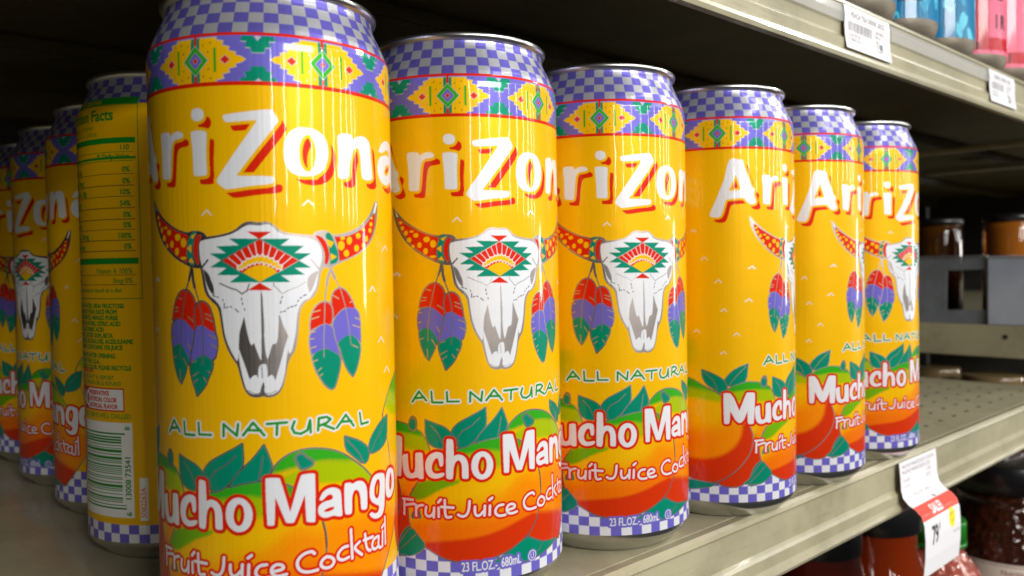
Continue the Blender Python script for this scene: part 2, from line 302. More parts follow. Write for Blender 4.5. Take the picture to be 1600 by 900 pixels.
ART=[
('l','w',0.35,[[119,1331,132,1344,145,1332]]),
('l','w',0.35,[[-161,1304,-146,1318,-133,1304]]),
('l','w',0.35,[[-598,1167,-584,1180,-571,1166]]),
('l','w',0.35,[[-386,1125,-371,1137,-356,1124]]),
('l','w',0.35,[[-538,1065,-524,1078,-511,1065]]),
('l','w',0.35,[[-403,979,-389,992,-374,978]]),
('l','w',0.35,[[-515,936,-502,949,-488,936]]),
('l','w',0.35,[[-635,842,-621,855,-607,842]]),
('l','w',0.35,[[-460,828,-446,841,-432,828]]),
('l','w',0.35,[[-518,746,-504,759,-491,746]]),
('l','w',0.35,[[-643,1293,-632,1303,-620,1292]]),
('l','w',0.35,[[413,1204,435,1221,459,1205]]),
('l','w',0.35,[[337,1083,351,1098,364,1082]]),
('l','w',0.35,[[377,928,394,943,412,925]]),
('l','w',0.35,[[409,833,431,848,454,827]]),
('l','w',0.35,[[116,1329,131,1344,146,1330]]),
('l','w',0.35,[[-392,1125,-376,1135,-363,1125]]),
('l','w',0.35,[[-408,980,-389,991,-375,982]]),
('a','W',1,[[-472,1607,-459,1612,-417,1606,-409,1601,-402,1563,-376,1501,-369,1485,-356,1478,-358,1464,-363,1454,-355,1436,-350,1420,-355,1413,-369,1409,-386,1413,-398,1424,-408,1437,-427,1437,-486,1433,-492,1420,-505,1369,-517,1353,-554,1356,-561,1368,-540,1411,-507,1491,-493,1525,-482,1581],[-444,1542,-422,1477,-427,1473,-472,1469,-475,1473]]),
('a','W',1,[[-322,1537,-314,1542,-280,1541,-273,1535,-273,1528,-252,1538,-233,1539,-219,1530,-220,1521,-234,1518,-253,1517,-264,1507,-269,1481,-275,1414,-281,1409,-310,1412,-316,1417,-315,1485]]),
('a','W',2,[[-189,1581,-186,1593,-174,1597,-161,1596,-151,1590,-147,1578,-151,1566,-163,1561,-175,1562,-186,1569]]),
('a','W',1,[[-192,1529,-189,1535,-165,1536,-143,1532,-140,1527,-141,1507,-144,1472,-142,1416,-146,1412,-180,1412,-186,1417,-186,1474]]),
('a','W',1,[[-93,1571,-89,1575,-25,1583,32,1590,41,1589,56,1563,54,1553,-57,1412,-57,1408,31,1408,40,1406,42,1395,36,1386,-16,1382,-82,1372,-93,1375,-113,1391,-113,1401,-101,1418,-3,1553,-2,1559,-19,1559,-78,1554,-87,1556]]),
('a','W',2,[[111,1545,92,1537,76,1520,68,1488,68,1453,79,1425,99,1412,127,1409,157,1414,180,1430,193,1459,195,1488,188,1517,167,1538,141,1545],[130,1526,116,1511,108,1479,111,1447,121,1427,135,1421,148,1432,157,1461,157,1493,148,1517,139,1525]]),
('a','W',1,[[223,1526,230,1537,266,1541,278,1534,278,1525,301,1539,331,1540,353,1524,356,1484,361,1437,364,1420,346,1411,318,1413,310,1425,308,1478,300,1504,284,1501,271,1475,264,1441,263,1418,254,1410,228,1409,221,1418,227,1477]]),
('p','M',2,[[-152,1245,-111,1248,-68,1259,-46,1280,-25,1286,-5,1281,22,1285,42,1272,58,1256,103,1249,142,1248,171,1230,179,1188,171,1156,162,1135,156,1099,141,1072,119,1062,107,1047,101,1029,97,983,92,948,85,923,74,909,65,889,59,853,50,822,34,804,10,800,-1,806,-13,801,-37,805,-51,823,-62,862,-68,893,-80,908,-97,939,-108,975,-113,1017,-119,1052,-139,1068,-155,1085,-162,1105,-167,1140,-173,1168,-179,1193,-178,1218,-171,1239]]),
('p','M',1,[[-386,1361,-367,1344,-344,1320,-303,1293,-255,1269,-210,1257,-198,1263,-178,1262,-162,1259,-150,1249,-146,1238,-167,1204,-165,1161,-177,1158,-204,1162,-218,1168,-261,1186,-303,1213,-340,1247,-364,1282,-379,1316,-384,1342]]),
('p','M',1,[[142,1246,146,1254,160,1260,183,1261,203,1248,228,1251,269,1262,310,1282,347,1314,366,1342,377,1355,390,1352,386,1316,376,1274,350,1232,313,1203,271,1184,219,1167,201,1156,177,1154,162,1156,159,1199,152,1228]]),
('p','r',1,[[-358,1323,-332,1301,-293,1281,-250,1262,-210,1252,-211,1243,-218,1212,-217,1174,-252,1190,-293,1216,-327,1250,-352,1281,-365,1315]]),
('p','r',1,[[207,1243,245,1243,288,1257,327,1282,363,1314,373,1312,366,1273,350,1245,325,1219,292,1198,253,1182,222,1174,220,1199,215,1225]]),
('p','w',0,[[-378,1352,-360,1326,-369,1326]]),
('p','w',0,[[377,1351,386,1347,372,1316,363,1318]]),
('p','y',1,[[-344,1305,-345,1303,-348,1301,-352,1300,-356,1301,-359,1303,-360,1306,-358,1309,-355,1311,-351,1311,-348,1310,-345,1308]]),
('p','y',1,[[-337,1287,-338,1283,-341,1281,-345,1280,-349,1281,-352,1284,-353,1288,-352,1291,-348,1294,-344,1295,-340,1293,-338,1291]]),
('p','y',1,[[-322,1270,-324,1265,-327,1262,-331,1260,-335,1262,-338,1266,-339,1270,-337,1275,-334,1278,-330,1279,-326,1278,-323,1274]]),
('p','y',1,[[-298,1274,-299,1272,-303,1271,-307,1271,-312,1271,-315,1273,-317,1275,-315,1277,-312,1278,-307,1279,-302,1278,-299,1276]]),
('p','y',1,[[-281,1261,-282,1257,-286,1254,-291,1253,-296,1254,-300,1257,-302,1261,-300,1265,-296,1268,-290,1269,-285,1268,-282,1265]]),
('p','y',1,[[-308,1246,-309,1241,-313,1238,-318,1237,-323,1239,-327,1242,-328,1247,-326,1251,-322,1254,-317,1255,-312,1254,-309,1250]]),
('p','y',1,[[-270,1227,-271,1222,-274,1219,-278,1218,-283,1219,-286,1223,-287,1228,-285,1233,-282,1236,-277,1238,-273,1236,-270,1232]]),
('p','y',1,[[-240,1246,-241,1241,-246,1238,-252,1236,-258,1238,-262,1242,-264,1247,-262,1252,-257,1255,-251,1256,-245,1255,-241,1251]]),
('p','y',1,[[-218,1230,-219,1224,-224,1219,-229,1217,-234,1219,-238,1224,-240,1231,-238,1238,-234,1243,-228,1244,-223,1242,-219,1237]]),
('p','y',1,[[-248,1206,-249,1201,-252,1197,-257,1196,-261,1197,-264,1201,-265,1207,-264,1212,-260,1216,-256,1217,-251,1216,-248,1212]]),
('p','y',1,[[-297,1223,-298,1220,-300,1218,-303,1217,-306,1218,-308,1221,-309,1224,-308,1227,-306,1229,-302,1230,-299,1229,-297,1227]]),
('p','y',1,[[-218,1188,-220,1185,-224,1184,-230,1183,-236,1184,-241,1186,-242,1188,-241,1190,-236,1192,-230,1192,-224,1192,-220,1190]]),
('p','y',1,[[361,1302,360,1300,358,1299,354,1298,351,1298,349,1299,348,1301,349,1303,351,1304,355,1305,358,1305,360,1303]]),
('p','y',1,[[358,1283,357,1280,354,1277,350,1276,346,1277,343,1279,342,1283,343,1286,346,1289,350,1290,354,1289,357,1287]]),
('p','y',1,[[321,1266,320,1264,317,1262,312,1261,308,1262,305,1263,304,1265,305,1268,308,1269,313,1270,317,1270,320,1268]]),
('p','y',1,[[353,1265,352,1261,349,1258,345,1257,340,1258,338,1261,337,1264,338,1268,341,1271,345,1272,349,1271,352,1269]]),
('p','y',1,[[302,1248,301,1243,297,1240,291,1238,286,1240,283,1243,282,1247,283,1252,287,1255,292,1256,297,1255,301,1252]]),
('p','y',1,[[335,1240,334,1235,331,1231,327,1230,323,1231,321,1235,320,1239,321,1244,324,1248,328,1249,332,1248,334,1244]]),
('p','y',1,[[268,1233,266,1227,262,1222,257,1221,252,1222,249,1227,248,1232,249,1238,253,1243,258,1244,263,1243,267,1239]]),
('p','y',1,[[243,1239,242,1236,238,1235,234,1234,230,1234,227,1236,225,1239,227,1241,230,1243,234,1244,239,1243,242,1242]]),
('p','y',1,[[241,1218,239,1211,235,1206,229,1204,223,1206,219,1211,218,1218,219,1225,224,1230,230,1232,235,1230,240,1225]]),
('p','y',1,[[320,1219,319,1216,316,1213,312,1212,309,1213,306,1215,305,1219,306,1223,309,1226,313,1227,317,1226,320,1223]]),
('p','y',1,[[295,1211,293,1206,289,1202,284,1200,279,1202,276,1205,275,1211,276,1216,280,1220,285,1221,290,1220,293,1216]]),
('p','y',1,[[256,1196,255,1190,251,1187,246,1185,241,1187,238,1190,236,1196,238,1201,242,1205,246,1206,251,1205,255,1201]]),
('p','t',1,[[-198,1260,-183,1262,-193,1232,-198,1201,-191,1167,-207,1169,-217,1197,-214,1229]]),
('p','y',0,[[-203,1247,-179,1257,-194,1240]]),
('p','y',0,[[-217,1215,-200,1226,-200,1201]]),
('p','y',0,[[-212,1177,-201,1189,-191,1173]]),
('p','r',1,[[-176,1251,-163,1249,-174,1232,-179,1204,-173,1170,-183,1169,-193,1197,-193,1225,-185,1243]]),
('p','t',1,[[179,1249,191,1257,203,1239,210,1217,220,1196,217,1170,193,1164,192,1192,188,1217,183,1235]]),
('p','y',0,[[182,1236,206,1227,194,1211,186,1221]]),
('p','y',0,[[194,1196,214,1186,195,1175]]),
('p','r',1,[[149,1246,166,1244,181,1228,190,1199,189,1178,181,1163,175,1167,178,1192,171,1214,160,1232]]),
('p','w',1,[[-164,1236,-127,1241,-89,1247,-64,1256,-39,1273,-22,1276,-2,1272,22,1278,36,1269,51,1251,92,1242,127,1239,152,1230,165,1214,169,1188,163,1163,157,1148,153,1120,149,1099,138,1083,130,1070,112,1065,99,1047,93,1019,90,983,86,959,77,923,71,919,67,928,69,966,65,977,56,999,48,1026,45,1027,44,996,40,954,34,947,26,948,18,919,13,905,8,920,5,962,6,1004,4,1050,3,1081,-1,1096,-2,1050,-1,1004,-2,962,-3,904,-7,906,-17,935,-22,952,-29,945,-34,954,-41,986,-47,1025,-53,1005,-61,981,-63,949,-65,913,-68,902,-73,907,-90,939,-101,971,-106,1006,-109,1034,-112,1052,-127,1071,-145,1083,-153,1105,-158,1133,-164,1159,-171,1182,-174,1211,-172,1230]]),
('p','w',1,[[-64,939,-52,904,-36,853,-25,864,-17,864,-13,853,-13,878,-8,892,8,895,11,884,12,856,20,864,27,861,32,847,48,900,61,946,69,970,68,931,63,903,56,854,45,822,31,811,17,807,7,809,1,821,4,832,0,844,-5,832,-8,821,-10,811,-27,810,-44,819,-52,844,-58,872,-64,907]]),
('p','M',1,[[157,1147,143,1144,128,1132,122,1114,129,1086,139,1097,153,1135]]),
('p','M',1,[[-162,1157,-145,1143,-139,1126,-131,1108,-130,1084,-143,1096,-154,1119]]),
('l','M',0.3,[[-113,1117,-93,1108,-79,1102,-65,1098,-51,1087,-37,1096,-31,1114]]),
('l','M',0.3,[[35,1116,33,1109,44,1098,56,1085,71,1094,99,1104,119,1116]]),
('l','M',0.5,[[-167,1160,-147,1181]]),
('l','M',0.5,[[160,1151,136,1178]]),
('l','M',0.15,[[-44,823,-23,812,-10,814]]),
('l','M',0.15,[[35,819,17,811,6,813]]),
('l','M',0.2,[[-4,888,-2,856]]),
('l','K',0.3,[[-135,1084,-127,1081]]),
('l','K',0.3,[[-123,1080,-118,1078]]),
('l','K',0.3,[[-105,1073,-104,1069]]),
('l','K',0.3,[[-101,1062,-101,1048]]),
('l','K',0.3,[[-96,1050,-91,1052]]),
('l','K',0.3,[[-85,1053,-80,1051]]),
('l','K',0.3,[[-71,1046,-62,1038]]),
('l','K',0.3,[[-53,1076,-52,1070]]),
('l','K',0.3,[[-51,1063,-50,1058]]),
('l','K',0.3,[[-46,1047,-45,1042]]),
('l','K',0.3,[[56,1078,54,1073]]),
('l','K',0.3,[[52,1066,50,1059]]),
('l','K',0.3,[[120,1081,113,1078]]),
('l','K',0.3,[[107,1074,104,1072]]),
('l','K',0.3,[[99,1066,97,1063]]),
('l','K',0.3,[[93,1054,89,1050]]),
('l','K',0.3,[[84,1050,77,1048]]),
('l','K',0.3,[[72,1046,69,1044]]),
('l','K',0.3,[[63,1038,58,1036]]),
('l','K',0.3,[[53,1036,50,1034]]),
('p','t',0,[[-1,1237,-84,1239,-57,1220,-121,1218,-93,1199,-141,1199,-108,1180,-140,1161,-92,1159,-120,1140,-58,1138,-85,1119,-2,1118,79,1117,54,1136,118,1137,90,1156,136,1156,103,1176,136,1196,91,1197,117,1217,54,1218,79,1237]]),
('p','M',0,[[-108,1179,-1,1238,104,1176,45,1142,-50,1144]]),
('p','r',0,[[-104,1179,-1,1235,101,1176,44,1144,-48,1145]]),
('p','y',0,[[-2,1119,-47,1145,-32,1156,-15,1163,2,1166,19,1163,34,1155,43,1144]]),
('p','y',0,[[-62,1153,-62,1164,-51,1166,-49,1175,-39,1176,-36,1184,-25,1183,-19,1190,-12,1187,-8,1195,-1,1188,7,1196,11,1187,20,1190,23,1183,35,1184,35,1175,47,1175,48,1165,58,1165,55,1150,52,1149,49,1156,42,1151,39,1161,32,1157,28,1167,21,1162,16,1171,9,1165,4,1174,-3,1168,-10,1174,-15,1166,-21,1171,-28,1163,-33,1167,-38,1157,-44,1160,-49,1152,-54,1156,-57,1150]]),
('l','w',0.3,[[-62,1153,-62,1164,-51,1166,-49,1175,-39,1176,-36,1184,-25,1183,-19,1190,-12,1187,-8,1195,-1,1188,7,1196,11,1187,20,1190,23,1183,35,1184,35,1175,47,1175,48,1165,58,1165,55,1150]]),
('l','w',0.25,[[52,1149,49,1156,42,1151,39,1161,32,1157,28,1167,21,1162,16,1171,9,1165,4,1174,-3,1168,-10,1174,-15,1166,-21,1171,-28,1163,-33,1167,-38,1157,-44,1160,-49,1152,-54,1156,-57,1150]]),
('l','w',0.22,[[-14,1228,-9,1194]]),
('l','w',0.22,[[9,1229,7,1196]]),
('l','w',0.22,[[-32,1217,-20,1189]]),
('l','w',0.22,[[-50,1207,-38,1183]]),
('l','w',0.22,[[-69,1197,-48,1175]]),
('l','w',0.22,[[-87,1187,-61,1165]]),
('l','w',0.22,[[29,1218,20,1189]]),
('l','w',0.22,[[46,1206,35,1184]]),
('l','w',0.22,[[64,1195,47,1175]]),
('l','w',0.22,[[83,1186,58,1165]]),
('p','r',0,[[-34,1257,31,1256,-2,1236]]),
('p','r',0,[[-3,1117,31,1095,-36,1097]]),
('l','M',0.8,[[-201,1164,-207,1141,-212,1127]]),
('l','M',0.45,[[-212,1127,-223,1100]]),
('l','M',0.9,[[-199,1155,-197,1126,-192,1107]]),
('l','M',0.35,[[-192,1107,-178,1066]]),
('l','M',0.8,[[195,1156,184,1127,180,1105]]),
('l','M',0.4,[[180,1105,173,1058]]),
('l','M',0.9,[[196,1148,206,1125]]),
('l','M',0.35,[[206,1125,221,1097]]),
('l','M',0.85,[[-225,1101,-206,1091,-194,1070,-191,1045,-192,1013,-196,983,-214,1002,-241,1021,-283,1017,-280,1033,-269,1066,-251,1091,-225,1101]]),
('l','M',0.85,[[-241,1021,-214,1001,-196,983,-197,963,-206,935,-210,906,-218,902,-231,927,-251,951,-286,939,-291,968,-286,1010,-241,1021]]),
('l','M',0.85,[[-251,951,-231,927,-218,902,-218,893,-227,895,-231,877,-242,855,-252,839,-264,852,-275,875,-284,910,-286,939,-251,951]]),
('p','r',1,[[-225,1101,-206,1091,-194,1070,-191,1045,-192,1013,-196,983,-214,1002,-241,1021,-283,1017,-280,1033,-269,1066,-251,1091]]),
('p','b',1,[[-241,1021,-214,1001,-196,983,-197,963,-206,935,-210,906,-218,902,-231,927,-251,951,-286,939,-291,968,-286,1010]]),
('p','t',1,[[-251,951,-231,927,-218,902,-218,893,-227,895,-231,877,-242,855,-252,839,-264,852,-275,875,-284,910,-286,939]]),
('l','M',0.3,[[-223,1100,-234,1059,-245,1012,-253,951,-254,904]]),
('l','M',0.34,[[-258,1079,-241,1074]]),
('l','M',0.34,[[-276,1051,-256,1050]]),
('l','M',0.34,[[-278,1039,-259,1041]]),
('l','M',0.34,[[-218,1025,-194,1009]]),
('l','M',0.34,[[-290,997,-275,1001]]),
('l','M',0.34,[[-291,964,-277,968]]),
('l','M',0.34,[[-222,952,-207,928]]),
('l','M',0.34,[[-286,908,-269,913]]),
('l','M',0.34,[[-240,909,-227,887]]),
('l','M',0.34,[[-257,876,-255,847]]),
('l','y',0.12,[[-258,1079,-241,1074]]),
('l','y',0.12,[[-276,1051,-256,1050]]),
('l','y',0.12,[[-278,1039,-259,1041]]),
('l','y',0.12,[[-218,1025,-194,1009]]),
('l','y',0.12,[[-290,997,-275,1001]]),
('l','y',0.12,[[-291,964,-277,968]]),
('l','y',0.12,[[-222,952,-207,928]]),
('l','y',0.12,[[-286,908,-269,913]]),
('l','y',0.12,[[-240,909,-227,887]]),
('l','y',0.12,[[-257,876,-255,847]]),
('l','M',0.85,[[-180,1064,-167,1068,-147,1056,-140,1034,-135,1017,-130,982,-142,983,-157,996,-169,1004,-191,997,-194,1020,-193,1045,-187,1059,-180,1064]]),
('l','M',0.85,[[-170,1003,-153,992,-130,981,-125,964,-125,939,-134,906,-152,913,-170,923,-215,897,-210,920,-200,949,-195,981,-191,997,-170,1003]]),
('l','M',0.85,[[-170,922,-152,913,-139,902,-143,879,-153,861,-166,833,-193,807,-199,828,-208,849,-216,877,-214,897,-170,922]]),
('p','r',1,[[-180,1064,-167,1068,-147,1056,-140,1034,-135,1017,-130,982,-142,983,-157,996,-169,1004,-191,997,-194,1020,-193,1045,-187,1059]]),
('p','b',1,[[-170,1003,-153,992,-130,981,-125,964,-125,939,-134,906,-152,913,-170,923,-215,897,-210,920,-200,949,-195,981,-191,997]]),
('p','t',1,[[-170,922,-152,913,-139,902,-143,879,-153,861,-166,833,-193,807,-199,828,-208,849,-216,877,-214,897]]),
('l','M',0.3,[[-178,1064,-171,1027,-168,999,-168,946,-173,893]]),
('l','M',0.34,[[-160,1034,-140,1027]]),
('l','M',0.34,[[-159,1022,-136,1012]]),
('l','M',0.34,[[-148,975,-126,966]]),
('l','M',0.34,[[-143,949,-125,939]]),
('l','M',0.34,[[-212,858,-187,871]]),
('l','M',0.34,[[-208,840,-189,852]]),
('l','M',0.34,[[-156,876,-143,868]]),
('l','M',0.34,[[-170,858,-157,841]]),
('l','M',0.34,[[-208,899,-194,903]]),
('l','y',0.12,[[-160,1034,-140,1027]]),
('l','y',0.12,[[-159,1022,-136,1012]]),
('l','y',0.12,[[-148,975,-126,966]]),
('l','y',0.12,[[-143,949,-125,939]]),
('l','y',0.12,[[-212,858,-187,871]]),
('l','y',0.12,[[-208,840,-189,852]]),
('l','y',0.12,[[-156,876,-143,868]]),
('l','y',0.12,[[-170,858,-157,841]]),
('l','y',0.12,[[-208,899,-194,903]]),
('l','M',0.85,[[222,1099,247,1083,269,1046,271,1037,237,1041,220,1032,197,1009,194,1056,198,1084,222,1099]]),
('l','M',0.85,[[237,1040,275,1037,292,1012,292,937,251,966,210,939,199,964,197,1008,237,1040]]),
('l','M',0.85,[[251,966,292,935,289,899,273,857,260,840,241,860,225,898,218,927,208,939,251,966]]),
('p','r',1,[[222,1099,247,1083,269,1046,271,1037,237,1041,220,1032,197,1009,194,1056,198,1084]]),
('p','b',1,[[237,1040,275,1037,292,1012,292,937,251,966,210,939,199,964,197,1008]]),
('p','t',1,[[251,966,292,935,289,899,273,857,260,840,241,860,225,898,218,927,208,939]]),
('l','M',0.3,[[222,1099,238,1047,249,989,256,931]]),
('l','M',0.34,[[198,1077,217,1066]]),
('l','M',0.34,[[255,1054,272,1060]]),
('l','M',0.34,[[263,988,291,979]]),
('l','M',0.34,[[272,1009,294,1001]]),
('l','M',0.34,[[261,930,281,921]]),
('l','y',0.12,[[198,1077,217,1066]]),
('l','y',0.12,[[255,1054,272,1060]]),
('l','y',0.12,[[263,988,291,979]]),
('l','y',0.12,[[272,1009,294,1001]]),
('l','y',0.12,[[261,930,281,921]]),
('l','M',0.85,[[173,1060,190,1052,196,1032,195,1007,189,992,171,1000,130,981,131,1010,139,1035,152,1052,173,1060]]),
('l','M',0.85,[[171,999,196,986,198,963,207,936,215,906,191,919,170,930,132,913,127,946,128,963,134,977,171,999]]),
('l','M',0.85,[[170,929,191,919,219,902,216,870,205,834,194,808,173,819,155,846,140,876,132,913,170,929]]),
('p','r',1,[[173,1060,190,1052,196,1032,195,1007,189,992,171,1000,130,981,131,1010,139,1035,152,1052]]),
('p','b',1,[[171,999,196,986,198,963,207,936,215,906,191,919,170,930,132,913,127,946,128,963,134,977]]),
('p','t',1,[[170,929,191,919,219,902,216,870,205,834,194,808,173,819,155,846,140,876,132,913]]),
('l','M',0.3,[[175,1087,172,1026,168,954,167,903]]),
('l','M',0.34,[[137,1031,159,1036]]),
('l','M',0.34,[[133,1012,155,1018]]),
('l','M',0.34,[[126,974,143,977]]),
('l','M',0.34,[[128,956,139,957]]),
('l','M',0.34,[[131,931,145,935]]),
('l','M',0.34,[[133,891,148,897]]),
('l','M',0.34,[[148,865,159,873]]),
('l','M',0.34,[[153,850,162,856]]),
('l','y',0.12,[[137,1031,159,1036]]),
('l','y',0.12,[[133,1012,155,1018]]),
('l','y',0.12,[[126,974,143,977]]),
('l','y',0.12,[[128,956,139,957]]),
('l','y',0.12,[[131,931,145,935]]),
('l','y',0.12,[[133,891,148,897]]),
('l','y',0.12,[[148,865,159,873]]),
('l','y',0.12,[[153,850,162,856]]),
('l','M',0.9,[[385,690,420,750,470,795,530,820,600,810,670,760,710,680,730,580,740,450,710,320,640,240,570,230,500,250,460,400,440,600,385,690]]),
('p','y',2,[[385,690,420,750,470,795,530,820,600,810,670,760,710,680,730,580,740,450,710,320,640,240,570,230,500,250,460,400,440,600]]),
('s','o',4,[[385,690,420,750,470,795,530,820,600,810,670,760,710,680,730,580,740,450,710,320,640,240,570,230,500,250,460,400,440,600],[360,520,800,520,800,100,360,100]]),
('s','R',3,[[385,690,420,750,470,795,530,820,600,810,670,760,710,680,730,580,740,450,710,320,640,240,570,230,500,250,460,400,440,600],[360,380,800,420,800,100,360,100]]),
('s','l',1.0,[[385,690,420,750,470,795,530,820,600,810,670,760,710,680,730,580,740,450,710,320,640,240,570,230,500,250,460,400,440,600],[360,700,800,640,800,950,360,950]]),
('s','g',1.5,[[385,690,420,750,470,795,530,820,600,810,670,760,710,680,730,580,740,450,710,320,640,240,570,230,500,250,460,400,440,600],[400,760,740,740,800,950,360,950]]),
('l','M',0.9,[[-519,556,-491,585,-440,616,-375,622,-296,603,-262,557,-251,504,-268,431,-299,307,-341,253,-415,165,-467,148,-539,164,-567,209,-548,383,-519,556]]),
('p','y',2,[[-519,556,-491,585,-440,616,-375,622,-296,603,-262,557,-251,504,-268,431,-299,307,-341,253,-415,165,-467,148,-539,164,-567,209,-548,383]]),
('s','o',4,[[-519,556,-491,585,-440,616,-375,622,-296,603,-262,557,-251,504,-268,431,-299,307,-341,253,-415,165,-467,148,-539,164,-567,209,-548,383],[-593,398,-352,375,-339,466,-252,365,-255,168,-595,177]]),
('s','R',1.5,[[-519,556,-491,585,-440,616,-375,622,-296,603,-262,557,-251,504,-268,431,-299,307,-341,253,-415,165,-467,148,-539,164,-567,209,-548,383],[-538,297,-390,314,-365,381,-313,302,-219,250,-301,87,-655,83]]),
('s','l',0.8,[[-519,556,-491,585,-440,616,-375,622,-296,603,-262,557,-251,504,-268,431,-299,307,-341,253,-415,165,-467,148,-539,164,-567,209,-548,383],[-535,641,-214,628,-233,520,-388,537,-536,533]]),
('s','g',0.8,[[-519,556,-491,585,-440,616,-375,622,-296,603,-262,557,-251,504,-268,431,-299,307,-341,253,-415,165,-467,148,-539,164,-567,209,-548,383],[-535,641,-214,628,-250,574,-363,590,-463,579,-536,561]]),
('l','M',0.9,[[-711,639,-664,637,-631,626,-591,600,-535,573,-458,516,-407,446,-380,399,-377,347,-393,297,-438,241,-495,195,-545,171,-607,172,-660,181,-703,217,-1210,300,-1240,450,-711,639]]),
('p','y',2,[[-711,639,-664,637,-631,626,-591,600,-535,573,-458,516,-407,446,-380,399,-377,347,-393,297,-438,241,-495,195,-545,171,-607,172,-660,181,-703,217,-1210,300,-1240,450]]),
('s','o',6,[[-711,639,-664,637,-631,626,-591,600,-535,573,-458,516,-407,446,-380,399,-377,347,-393,297,-438,241,-495,195,-545,171,-607,172,-660,181,-703,217,-1210,300,-1240,450],[-1300,480,-676,402,-537,418,-464,470,-413,446,-351,489,-354,179,-679,109,-1300,50]]),
('s','R',1.2,[[-711,639,-664,637,-631,626,-591,600,-535,573,-458,516,-407,446,-380,399,-377,347,-393,297,-438,241,-495,195,-545,171,-607,172,-660,181,-703,217,-1210,300,-1240,450],[-1300,280,-677,276,-566,274,-482,310,-437,361,-425,412,-424,447,-298,439,-301,110,-718,96,-1300,50]]),
('s','l',1.2,[[-711,639,-664,637,-631,626,-591,600,-535,573,-458,516,-407,446,-380,399,-377,347,-393,297,-438,241,-495,195,-545,171,-607,172,-660,181,-703,217,-1210,300,-1240,450],[-1300,800,-673,665,-423,613,-424,527,-514,532,-592,542,-674,548,-1300,620]]),
('s','g',1.5,[[-711,639,-664,637,-631,626,-591,600,-535,573,-458,516,-407,446,-380,399,-377,347,-393,297,-438,241,-495,195,-545,171,-607,172,-660,181,-703,217,-1210,300,-1240,450],[-1300,800,-673,665,-480,613,-480,568,-563,583,-673,592,-1300,680]]),
('l','M',0.9,[[21,604,44,627,71,642,106,649,146,646,188,635,225,616,251,596,289,567,321,536,357,498,409,440,490,500,500,380,309,149,263,158,177,170,128,192,98,213,29,263,55,372,8,555,21,604]]),
('p','y',2,[[21,604,44,627,71,642,106,649,146,646,188,635,225,616,251,596,289,567,321,536,357,498,409,440,490,500,500,380,309,149,263,158,177,170,128,192,98,213,29,263,55,372,8,555]]),
('s','o',5,[[21,604,44,627,71,642,106,649,146,646,188,635,225,616,251,596,289,567,321,536,357,498,409,440,490,500,500,380,309,149,263,158,177,170,128,192,98,213,29,263,55,372,8,555],[138,446,191,450,270,439,392,437,562,352,563,55,69,226]]),
('s','R',1.5,[[21,604,44,627,71,642,106,649,146,646,188,635,225,616,251,596,289,567,321,536,357,498,409,440,490,500,500,380,309,149,263,158,177,170,128,192,98,213,29,263,55,372,8,555],[82,298,158,288,399,227,387,242,387,-28,26,86,54,259]]),
('s','l',0.8,[[21,604,44,627,71,642,106,649,146,646,188,635,225,616,251,596,289,567,321,536,357,498,409,440,490,500,500,380,309,149,263,158,177,170,128,192,98,213,29,263,55,372,8,555],[-43,558,43,577,70,589,113,605,168,609,251,594,446,551,442,479,249,534,144,549,59,551]]),
('s','g',0.9,[[21,604,44,627,71,642,106,649,146,646,188,635,225,616,251,596,289,567,321,536,357,498,409,440,490,500,500,380,309,149,263,158,177,170,128,192,98,213,29,263,55,372,8,555],[-8,584,43,592,70,598,131,610,187,607,260,589,300,603,209,661,28,682]]),
('l','M',0.9,[[-279,449,-233,495,-189,523,-155,538,-108,555,-60,565,-9,569,47,558,80,541,117,507,142,467,152,436,159,406,162,361,147,284,117,236,81,209,27,183,-30,164,-93,153,-162,155,-206,163,-242,181,-284,204,-323,239,-340,282,-343,334,-336,371,-279,449]]),
('p','y',2,[[-279,449,-233,495,-189,523,-155,538,-108,555,-60,565,-9,569,47,558,80,541,117,507,142,467,152,436,159,406,162,361,147,284,117,236,81,209,27,183,-30,164,-93,153,-162,155,-206,163,-242,181,-284,204,-323,239,-340,282,-343,334,-336,371]]),
('s','o',4,[[-279,449,-233,495,-189,523,-155,538,-108,555,-60,565,-9,569,47,558,80,541,117,507,142,467,152,436,159,406,162,361,147,284,117,236,81,209,27,183,-30,164,-93,153,-162,155,-206,163,-242,181,-284,204,-323,239,-340,282,-343,334,-336,371],[-361,274,-239,322,-159,333,-107,349,-40,365,11,385,52,428,85,440,227,403,399,163,-68,100,-365,130]]),
('s','O',3,[[-279,449,-233,495,-189,523,-155,538,-108,555,-60,565,-9,569,47,558,80,541,117,507,142,467,152,436,159,406,162,361,147,284,117,236,81,209,27,183,-30,164,-93,153,-162,155,-206,163,-242,181,-284,204,-323,239,-340,282,-343,334,-336,371],[-361,256,-240,292,-64,293,30,316,166,348,399,163,-68,100,-365,130]]),
('s','R',0.8,[[-279,449,-233,495,-189,523,-155,538,-108,555,-60,565,-9,569,47,558,80,541,117,507,142,467,152,436,159,406,162,361,147,284,117,236,81,209,27,183,-30,164,-93,153,-162,155,-206,163,-242,181,-284,204,-323,239,-340,282,-343,334,-336,371],[-314,210,-218,224,-135,231,-65,240,4,258,82,282,151,292,218,126,-68,100,-342,134]]),
('s','l',1.2,[[-279,449,-233,495,-189,523,-155,538,-108,555,-60,565,-9,569,47,558,80,541,117,507,142,467,152,436,159,406,162,361,147,284,117,236,81,209,27,183,-30,164,-93,153,-162,155,-206,163,-242,181,-284,204,-323,239,-340,282,-343,334,-336,371],[-312,450,-178,462,-133,472,-14,469,92,468,127,448,167,572,-245,584]]),
